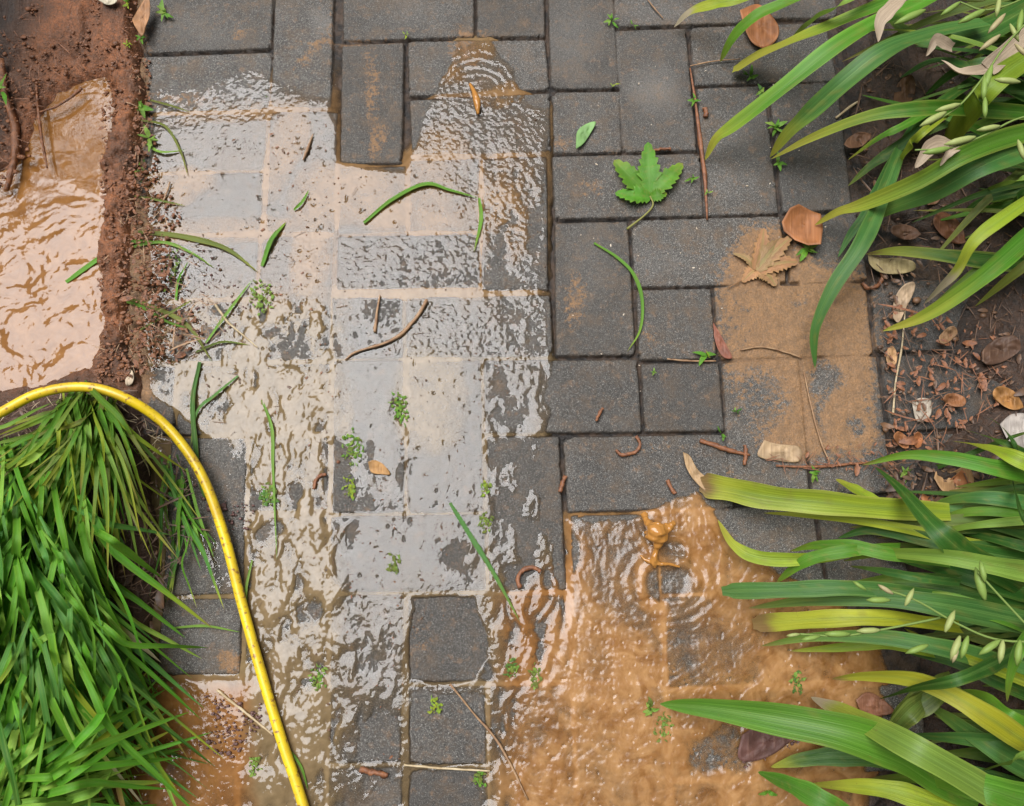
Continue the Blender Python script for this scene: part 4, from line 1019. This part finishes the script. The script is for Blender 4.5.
flat_leaf('fallen_leaf', 'small wet leaf scrap in the narrow joint left of the mud patch', 'dead leaf', [(713,322),(718,330),(728,348),(732,358),(722,356),(715,340)], (.28, .10, .06), curl=.004, z=.004, seed=15)
flat_leaf('stone', 'pale flat stone chip on the dark soil', 'stone', [(912,402),(920,398),(931,400),(932,412),(926,421),(916,420)], (.42, .36, .28), M_DRY, .008, -.004, seed=16)
flat_leaf('stone', 'broad whitish stone showing at the right edge above the leaves', 'stone', [(1000,424),(1012,414),(1030,416),(1040,440),(1030,450),(1012,446)], (.46, .41, .36), M_DRY, .016, -.006, seed=17)
flat_leaf('stone', 'cream pebble half buried at the very top left', 'stone', [(98,0),(104,-6),(116,-4),(116,2),(108,5)], (.62, .55, .40), M_DRY, .034, -.006, seed=18)
flat_leaf('stone', 'round pale pebble beside the hose bend on the clay', 'stone', [(125,372),(130,369),(134,375),(132,384),(126,385)], (.60, .48, .34), M_DRY, .016, -.005, seed=19)
R9 = random.Random(5)
for k, (lab, x, y, s9, c9) in enumerate([
    ('dark brown leaf in the shade below the topmost strap leaves', 905, 92, 20, (.12, .06, .03)), ('folded brown leaf on the soil under the blunt yellow leaf stub', 935, 190, 18, (.20, .10, .05)),
    ('wet brown leaf between the two lowest leaves of the upper plant', 950, 228, 22, (.16, .065, .03)), ('broad dark leaf on the bare soil at the right edge', 1000, 350, 24, (.10, .055, .035)),
    ('curled orange leaf at the right edge above the white stone', 1008, 398, 18, (.36, .17, .05)), ('curled rust leaf by the pale flat stone chip', 955, 400, 13, (.28, .12, .05)),
    ('little rust leaf left of the pale flat stone chip', 902, 440, 11, (.32, .13, .05)), ('thin tan leaf above the pale flat stone chip', 948, 335, 12, (.38, .22, .11)),
    ('brown leaf scrap in the soil beneath the long leaf tips', 858, 140, 14, (.18, .09, .05)), ('torn red brown leaf under the yellowed leaf', 900, 505, 14, (.26, .10, .04)),
    ('reddish leaf by the rootlet end below the mud patch', 918, 440, 9, (.34, .13, .05)), ('grey brown leaf partly buried right of the cupped leaf', 905, 232, 15, (.15, .08, .05))]):
    a9 = R9.uniform(0, 3); flat_leaf('fallen_leaf', lab, 'dead leaf', [(x + s9 * R9.uniform(.8, 1.1) * math.cos(t) * math.cos(a9) - .5 * s9 * math.sin(t) * math.sin(a9), y + s9 * .9 * math.cos(t) * math.sin(a9) + .5 * s9 * math.sin(t) * math.cos(a9)) for t in [i * math.pi / 4 for i in range(8)]], c9, curl=.012, z=.011, seed=50 + k, wrinkle=.003)
# little green leaf and the lobed leaf
flat_leaf('fallen_leaf', 'small pale green leaf lying alone on the upper pavers', 'leaf', [(576,149),(577,132),(586,124),(596,122),(590,134),(583,144)], (.20, .36, .12), M_FLAT, .005, .004, seed=20, wrinkle=.0005)
def lobed():
    r = empty('lobed_leaf', P(648, 190, 0)); tag(r, 'green lobed leaf with a bent stalk lying on the dark pavers', 'leaf')
    mb = MB()
    for i, (tx, ty, w) in enumerate([(614,160,27), (648,142,23), (683,163,22), (615,193,22), (667,193,14)]):
        SEED[0] += 1
        mx, my = (650 + tx) / 2, (196 + ty) / 2
        strap(mb, [(650, 197, .005), (mx, my, .009 + .0007 * i), (tx, ty, .006 + .001 * (i % 3))], w, 'g', 'n', .1, False, .10, 0, SEED[0], 40, base=.45, serr=.42)
    o = mb.build('leaf_blade', M_FLAT, r); o.matrix_parent_inverse = Matrix.Translation(-r.location)
    mb = MB(); tube(mb, [P(650, 196, .006), P(653, 205, .006), P(645, 215, .006), P(627, 229, .005)], [.001, .0014, .0014, .0018], 6, 16, tint=(.26, .24, .07))
    o = mb.build('stalk', M_FLAT, r); o.matrix_parent_inverse = Matrix.Translation(-r.location)
lobed()

SG = 'small green sprouts in the joints'
def flecks(label, x, y, n, size, c, seed):
    R = random.Random(seed + 1900); mb = MB()
    for i in range(n * 5):
        a = R.uniform(0, 2 * math.pi); r = size * 1.15 * R.random() ** .8; L = R.uniform(1.2, 5.5); b = R.uniform(0, 2 * math.pi); SEED[0] += 1
        px, py = x + r * .7 * math.cos(a), y + r * 1.2 * math.sin(a); z = R.uniform(.0022, .0038)
        strap(mb, [(px, py, z), (px + L * .5 * math.cos(b), py + L * .5 * math.sin(b), z + .0012), (px + L * math.cos(b + .4), py + L * math.sin(b + .4), z)], R.uniform(1, 3), R.choice([c, 'o', c, 'p']), 'n', .1, False, .2, 0, SEED[0], 5, base=.6, m=3)
    o = mb.build('plant_scraps', M_FLAT); tag(o, label, 'scraps', 'green plant scraps on the film'); return o
def sprout(label, x, y, n, size, c='g', z=.004, up=.008, seed=0):
    R = random.Random(seed + 900); mb = MB()
    for i in range(n):
        a = 2 * math.pi * i / n + R.uniform(-.5, .5); L = size * R.uniform(.6, 1.15); SEED[0] += 1
        ox, oy = R.uniform(-.3, .3) * size, R.uniform(-.3, .3) * size
        s = R.uniform(.35, .5)
        strap(mb, [(x + ox * .4, y + oy * .4, z), (x + ox + .35 * L * math.cos(a), y + oy + .35 * L * math.sin(a), z + up * R.uniform(.5, 1)), (x + ox + L * math.cos(a), y + oy + L * math.sin(a), z + up * R.uniform(.2, .8))],
              L * s, R.choice([c, c, 'p' if c != 'y' else 'g']), 'n', .1, False, .15, R.uniform(-.4, .4), SEED[0], 10, base=.5, m=5)
    o = mb.build('sprout', M_FLAT); tag(o, label, 'sprout', SG); return o
for i, (lab, x, y, n, s, c) in enumerate([
    ('bright broad leaved seedling at the top left corner of the pavers', 164, 13, 6, 14, 'g'),
    ('tiny dark sprout under the top left seedling', 141, 38, 5, 8, 'g'),
    ('second tiny sprout lower on the clay bank joint', 128, 44, 5, 7, 'y'),
    ('yellow green sprig at the top of the clay bank', 128, 2, 5, 10, 'y'),
    ('narrow grass seedling by the bank, beside the pale film', 142, 108, 8, 15, 'g'),
    ('leafy sprig lying where the bank meets the film', 150, 138, 6, 13, 'p'),
    ('thin dark tuft in the bank just below the sprig', 134, 168, 6, 15, 'd'),
    ('tiny weed at the joint crossing left of the bent blade', 266, 97, 1, 5, 'g'),
    ('little green weed on the top middle paver', 406, 35, 5, 5, 'y'),
    ('small weed in the top joint, leaves spread sideways', 612, 21, 6, 9, 'g'),
    ('smaller weed just right of the spread one', 634, 25, 4, 6, 'g'),
    ('weed in the joint left of the reddish rootlet, by two pavers', 614, 85, 3, 6, 'y'),
    ('sprout of two leaves on the reddish rootlet', 694, 100, 4, 9, 'g'),
    ('flat little weed right of the lobed leaf', 692, 177, 4, 9, 'g'),
    ('pale small weed under the one by the lobed leaf', 708, 192, 3, 6, 'p'),
    ('sprout tucked under the blunt yellowing leaf', 750, 76, 6, 11, 'g'),
    ('second sprout below the blunt leaf, above the joint', 762, 92, 5, 9, 'b'),
    ('larger sprout under the long leaf tips', 778, 128, 8, 14, 'g'),
    ('round leaved sprout beneath the touching leaf points', 778, 164, 4, 11, 'g'),
    ('pointed leaf sprout beside the cupped brown leaf', 808, 250, 7, 14, 'g'),
    ('bright three leaved sprout in the joint by the mud patch', 708, 356, 4, 16, 'y'),
    ('faint moss speck left of the three leaved sprout', 654, 371, 4, 6, 'g'),
    ('tiny weed speck on the damp paver in the mud', 736, 411, 4, 6, 'd'),
    ('upright yellow green sprout in the joint below the mud', 722, 434, 3, 9, 'y'),
    ('green weed at the foot of the mud patch', 816, 472, 6, 11, 'g'),
    ('pale weed under the leaves on the right soil', 905, 472, 8, 11, 'p'),
    ('tiny dark moss tuft in the lower middle joint', 435, 706, 5, 6, 'y'),
    ('moss tuft on the joint beside the lowest straw', 480, 778, 6, 7, 'g'),
    ('olive tuft floating in front of the largest leaf point', 650, 708, 8, 11, 'o'),
    ('olive flower scraps trailing below the floating tuft', 664, 726, 8, 11, 'o'),
    ('green scrap beside the bank of the flow under the leaves', 798, 684, 6, 9, 'd'),
    ('green sliver hanging under the lower right leaves', 768, 790, 2, 14, 'g'),
    ('green weed in the brown water by the hose', 318, 678, 8, 10, 'g'),
    ('pale green scrap in the brown shallows at bottom left', 255, 766, 6, 8, 'p'),
    ('green seedling in the soil at the far left edge', 0, 90, 4, 20, 'g'),
    ('dense green scrap by the hose in brown water', 268, 497, 16, 11, 'b'),
    ('green flecks floating on the grey film, centre', 400, 408, 14, 12, 'g'),
    ('second patch of flecks left of the pointed tan leaf', 352, 448, 14, 13, 'g'),
    ('few green flecks below the left patch', 350, 488, 8, 9, 'y'),
    ('yellow green fleck in the brown streak, centre', 486, 488, 5, 6, 'y'),
    ('olive fleck below the yellow green one', 487, 522, 7, 9, 'o'),
    ('feathery green scraps at the film by the straight pale blade', 262, 296, 14, 13, 'p'),
    ('loose green tangle on the muddy film near the bank', 172, 270, 7, 17, 'd'),
    ('flecks on the pale joint line, lower centre', 395, 563, 8, 9, 'o'),
    ('dark green flecks in the ripples, lower centre', 512, 668, 8, 8, 'd'),
    ('olive flecks at the end of the lower joint', 534, 676, 8, 8, 'o'),
    ]):
    zz = .018 if x < 140 and y < 200 else .0035
    if x < 10: zz = .03
    if any(k in lab for k in ('fleck', 'scrap', 'tangle', 'tuft in', 'tuft on', 'floating tuft', 'by the hose')): flecks(lab, x, y, n, s, c, i)
    else: sprout(lab, x, y, n, s * .85, c, zz, .006, i)

flat_leaf('fallen_leaf', 'thin tan leaf shred standing in the flow above the yellowed leaf', 'dead leaf', [(683,452),(690,456),(698,470),(712,482),(722,492),(708,492),(694,480),(686,466)], (.50, .33, .17), curl=.004, z=.008, seed=31)
# ---- splashing drops
def drop(name, label, pts, rad, z):
    mb = MB(); tube(mb, [P(a, b, z + dz) for a, b, dz in pts], rad, 16, 30, .12, 5); o = mb.build(name, M_DROP); tag(o, label, 'water drop')
def splash():
    mb = MB()
    def arm(pts, rad, sd): tube(mb, [P(a, b, .006 + dz) for a, b, dz in pts], rad, 14, 22, .30, sd)
    arm([(655,524,.016),(656,532,.018),(658,541,.014),(656,550,.009),(654,560,.005),(655,568,.001)], [.009,.0145,.010,.0034,.0055,.002], 5)
    arm([(644,514,.002),(646,520,.008),(652,528,.014),(658,533,.016)], [.005,.0045,.008,.006], 6)
    arm([(656,532,.016),(665,529,.018),(672,525,.018),(674,521,.016)], [.008,.0075,.0045,.002], 7)
    arm([(652,560,.003),(660,564,.004),(668,564,.003),(680,567,.0)], [.003,.0028,.0022,.0015], 8)
    arm([(654,563,.003),(646,560,.002),(640,555,.0)], [.003,.0022,.0012], 9)
    o = mb.build('water_splash', M_DROP); md = o.modifiers.new('merge', 'REMESH'); md.mode = 'VOXEL'; md.voxel_size = .0009; md.use_smooth_shade = True
    sm = o.modifiers.new('smooth', 'SMOOTH'); sm.factor = .5; sm.iterations = 6
    tag(o, 'forked splash of orange muddy water leaping above the dark hollow', 'water splash')
splash()
drop('water_drop', 'elongated brown drip falling into the upper rings', [(470,84,.004), (474,92,.006), (477,102,.006), (478,114,.004)], [.002, .0035, .0055, .0018], .003)

# ------------------------------------------------------------------ litter nobody could count
def scatter(name, label, m, n, place, size, kinds, z0, seed, flat=.5):
    """small lumps and flakes merged in one object"""
    R = random.Random(seed); V = []; F3 = []; F4 = []
    mb = MB()
    for i in range(n):
        x, y, zz = place(R)
        s = (size[0] + (size[1] - size[0]) * R.random() ** 1.8) * (1 if R.random() < .94 else 1.9)
        p = P(x, y, zz + z0); a = R.uniform(0, math.pi); k = R.choice(kinds)
        if k == 'l':                                                # lump
            sx, sy, sz = s, s * R.uniform(.6, .95), s * R.uniform(.4, .8)
            vv = []
            for lat in (-.5, .45, ):
                for j in range(6):
                    b = a + j * math.pi / 3 + lat; q = R.uniform(.75, 1.15)
                    vv.append((p.x + sx * q * math.cos(b) * .8, p.y + sy * q * math.sin(b) * .8, p.z + sz * lat))
            vv += [(p.x, p.y, p.z - sz), (p.x + R.uniform(-.2, .2) * s, p.y, p.z + sz * .95)]
            f4 = [(j, (j + 1) % 6, 6 + (j + 1) % 6, 6 + j) for j in range(6)]; f3 = [(12, (j + 1) % 6, j) for j in range(6)] + [(13, 6 + j, 6 + (j + 1) % 6) for j in range(6)]
            mb.add(vv, f4, f3)
        else:                                                       # flake or needle
            L = s * (3.2 if k == 'n' else 1.3); w = s * (.22 if k == 'n' else .75); dx, dy = math.cos(a), math.sin(a); c = R.uniform(-.6, .6) * s
            rows = []
            for t in (-1, -.4, .3, 1):
                ww = w * (1 - abs(t) * .75)
                cz = c * (1 - t * t) + abs(c)
                for u in (-1, 0, 1):
                    rows.append((p.x + dx * L * t - dy * ww * u, p.y + dy * L * t + dx * ww * u, p.z + cz + .25 * w * (abs(u) - .5)))
            mb.add(rows, grid_faces(4, 3))
    o = mb.build(name, m, None, False); tag(o, label, 'litter' if False else None, None, 'stuff'); return o
def in_poly(poly, zf):
    xs = [p[0] for p in poly]; ys = [p[1] for p in poly]
    def f(R):
        while True:
            x, y = R.uniform(min(xs), max(xs)), R.uniform(min(ys), max(ys)); c = False
            for i in range(len(poly)):
                x0, y0 = poly[i]; x1, y1 = poly[i - 1]
                if (y0 > y) != (y1 > y) and x < (x1 - x0) * (y - y0) / (y1 - y0) + x0: c = not c
            if c: return x, y, zf
    return f
BANK = [(103,70),(138,50),(142,100),(140,160),(150,200),(150,230),(175,250),(160,300),(170,350),(140,380),(95,384),(104,330),(98,280),(104,230),(100,180)]
TLs = [(-40,-40),(135,-40),(138,60),(104,72),(60,80),(34,110),(30,160),(-40,220)]
RSO = [(860,60),(1060,60),(1060,440),(1000,440),(930,452),(905,470),(884,455),(886,400),(878,330),(868,290),(876,250),(850,150)]
RSL = [(880,465),(960,455),(1060,455),(1060,560),(890,520)]
GR = [(-30,400),(130,388),(170,430),(200,520),(170,600),(150,640),(100,700),(-30,700)]
scatter('clay_crumbs', 'crumbled red clay along the puddle bank', M_CLOD, 1500, in_poly(BANK, .017), (.0007, .0042), 'lllf', 0, 1)
scatter('clay_crumbs', 'dark and red soil crumbs above the puddle', M_CLOD, 1500, in_poly(TLs, .018), (.001, .0048), 'llln', 0, 2)
scatter('leaf_litter', 'reddish brown chips and dry leaf bits on the right soil', M_CHIP, 1500, in_poly(RSO, .008), (.0008, .0052), 'fnnnl', 0, 3)
scatter('clay_crumbs', 'red clay crumbs spilled over the paver edge by the bank', M_CLOD, 900, in_poly([(138,50),(150,54),(152,120),(160,180),(185,215),(168,240),(178,290),(205,330),(180,362),(140,372),(136,250),(134,150)], .004), (.0006, .0036), 'llf', 0, 21)
scatter('dead_grass', 'tangled dead grass and roots mixed in the clay bank', M_TWIG, 260, in_poly([(100,90),(140,60),(150,200),(190,240),(230,330),(150,370),(98,380)], .014), (.0014, .004), 'n', 0, 22)
scatter('leaf_litter', 'orange brown curled flakes on the right soil', M_RUST, 200, in_poly([(880,300),(1000,330),(1010,400),(930,452),(884,455),(890,400)], .009), (.002, .0055), 'ffn', 0, 4)
scatter('leaf_litter', 'brown rootlets and flakes gathered below the mud patch', M_RUST, 110, in_poly([(770,455),(880,440),(960,440),(960,462),(880,470),(780,470)], .006), (.0016, .004), 'nfn', 0, 5)
scatter('leaf_litter', 'chips and brown leaves under the right plant', M_CHIP, 500, in_poly(RSL, .010), (.002, .006), 'fffn', 0, 6)
scatter('leaf_litter', 'dry brown straw and mulch under the grass clump', M_CHIP, 1300, in_poly(GR, .016), (.0016, .005), 'fnnn', 0, 7)
scatter('leaf_litter', 'pale dry straw under the top of the grass clump', M_STRAW, 140, in_poly([(-20,400),(130,392),(165,430),(150,470),(-20,480)], .022), (.0016, .0035), 'nnn', 0, 8)
scatter('mud_crumbs', 'dark wet crumbs on the film next to the clay bank', M_PURP, 240, in_poly([(135,250),(200,240),(250,300),(230,345),(150,360),(120,330)], .002), (.0008, .0026), 'lll', 0, 9)
scatter('mud_crumbs', 'purplish crumbs piled in the shallows left of the hose', M_PURP, 130, in_poly([(200,695),(235,698),(250,715),(262,700),(262,725),(232,760),(196,745),(215,720)], .004), (.0012, .0032), 'lll', 0, 10)
scatter('mud_crumbs', 'purple brown crumbs against the inside of the hose', M_PURP, 70, in_poly([(168,460),(190,470),(215,500),(256,505),(250,530),(228,530),(200,500),(170,478)], .003), (.0016, .0036), 'lll', 0, 11)
scatter('mud_crumbs', 'crumbs sitting at the low joint by the wet purplish leaf', M_PURP, 60, in_poly([(735,740),(800,725),(800,745),(745,768)], .004), (.0012, .0032), 'llf', 0, 12)
scatter('plant_debris', 'tiny dark specks and plant scraps adrift on the film', M_CHIP, 1500, in_poly([(145,120),(400,170),(545,110),(545,350),(490,600),(400,640),(320,780),(250,700),(250,460),(130,350)], .0016), (.0005, .0017), 'lfn', 0, 13)
scatter('plant_debris', 'brown clots caught along the paver joints', M_RUST, 150, in_poly([(330,90),(345,200),(335,400),(405,470),(405,760),(385,760),(325,500),(262,400),(262,120)], .0016), (.0007, .002), 'lf', 0, 14)
scatter('seed_specks', 'pale seed specks on the dark right pavers', M_DEAD, 70, in_poly([(560,20),(840,100),(850,210),(720,340),(640,430),(560,430)], .0006), (.0006, .0015), 'lf', 0, 15)

# ------------------------------------------------------------------ bush added out of view at the left to darken the puddle reflection
def added_shrub():
    R = random.Random(41)
    def refl(px, py, z):
        q = P(px, py, 0); d = Vector(ray(px, py)); d.z = -d.z; return q + d * (z / d.z)
    c0 = refl(40, 120, .5)
    r = empty('added_shrub', (c0.x - .1, c0.y + .05, 0)); tag(r, 'leafy dark green bush added unseen left of the brown puddle to darken its reflection', 'added_shrub')
    mb = MB(); base = Vector((c0.x - .1, c0.y + .05, 0)); tips = []
    for i in range(9):
        e = refl(R.uniform(-80, 90), R.uniform(40, 190), R.uniform(.35, .6)); tips.append(e)
        tube(mb, [base + Vector((R.uniform(-.02, .02), R.uniform(-.02, .02), 0)), base.lerp(e, .5) + Vector((R.uniform(-.03, .03), R.uniform(-.03, .03), .04)), e], [.006, .004, .002], 6, 12)
    o = mb.build('branch', M_TWIG, r); o.matrix_parent_inverse = Matrix.Translation(-r.location)
    mb = MB()
    for i in range(1500):
        px, py = R.uniform(-190, 114), R.uniform(-60, 262)
        if py > 205 + 50 * vn(px / 30, 3.3, 9) - .12 * (110 - px): continue
        q = refl(px, py, R.uniform(.30, .62)); a = R.uniform(0, 6.28); L = R.uniform(.012, .024); w = L * .32
        d = Vector((math.cos(a), math.sin(a), R.uniform(-.5, .3))); sd = Vector((-d.y, d.x, R.uniform(-.3, .3)))
        rows = []
        for t, k in ((-1, .1), (-.4, .9), (.2, 1), (1, .05)):
            for u in (-1, 0, 1): rows.append(tuple(q + d * L * t + sd * w * k * u + Vector((0, 0, .15 * w * abs(u) - .2 * L * t * t))))
        cc = np.array((.035, .11, .012)) * R.uniform(.7, 1.5)
        mb.add(rows, grid_faces(4, 3), None, cc, (.5, .5, R.random()))
    o = mb.build('foliage', M_FLAT, r); o.matrix_parent_inverse = Matrix.Translation(-r.location)
added_shrub()
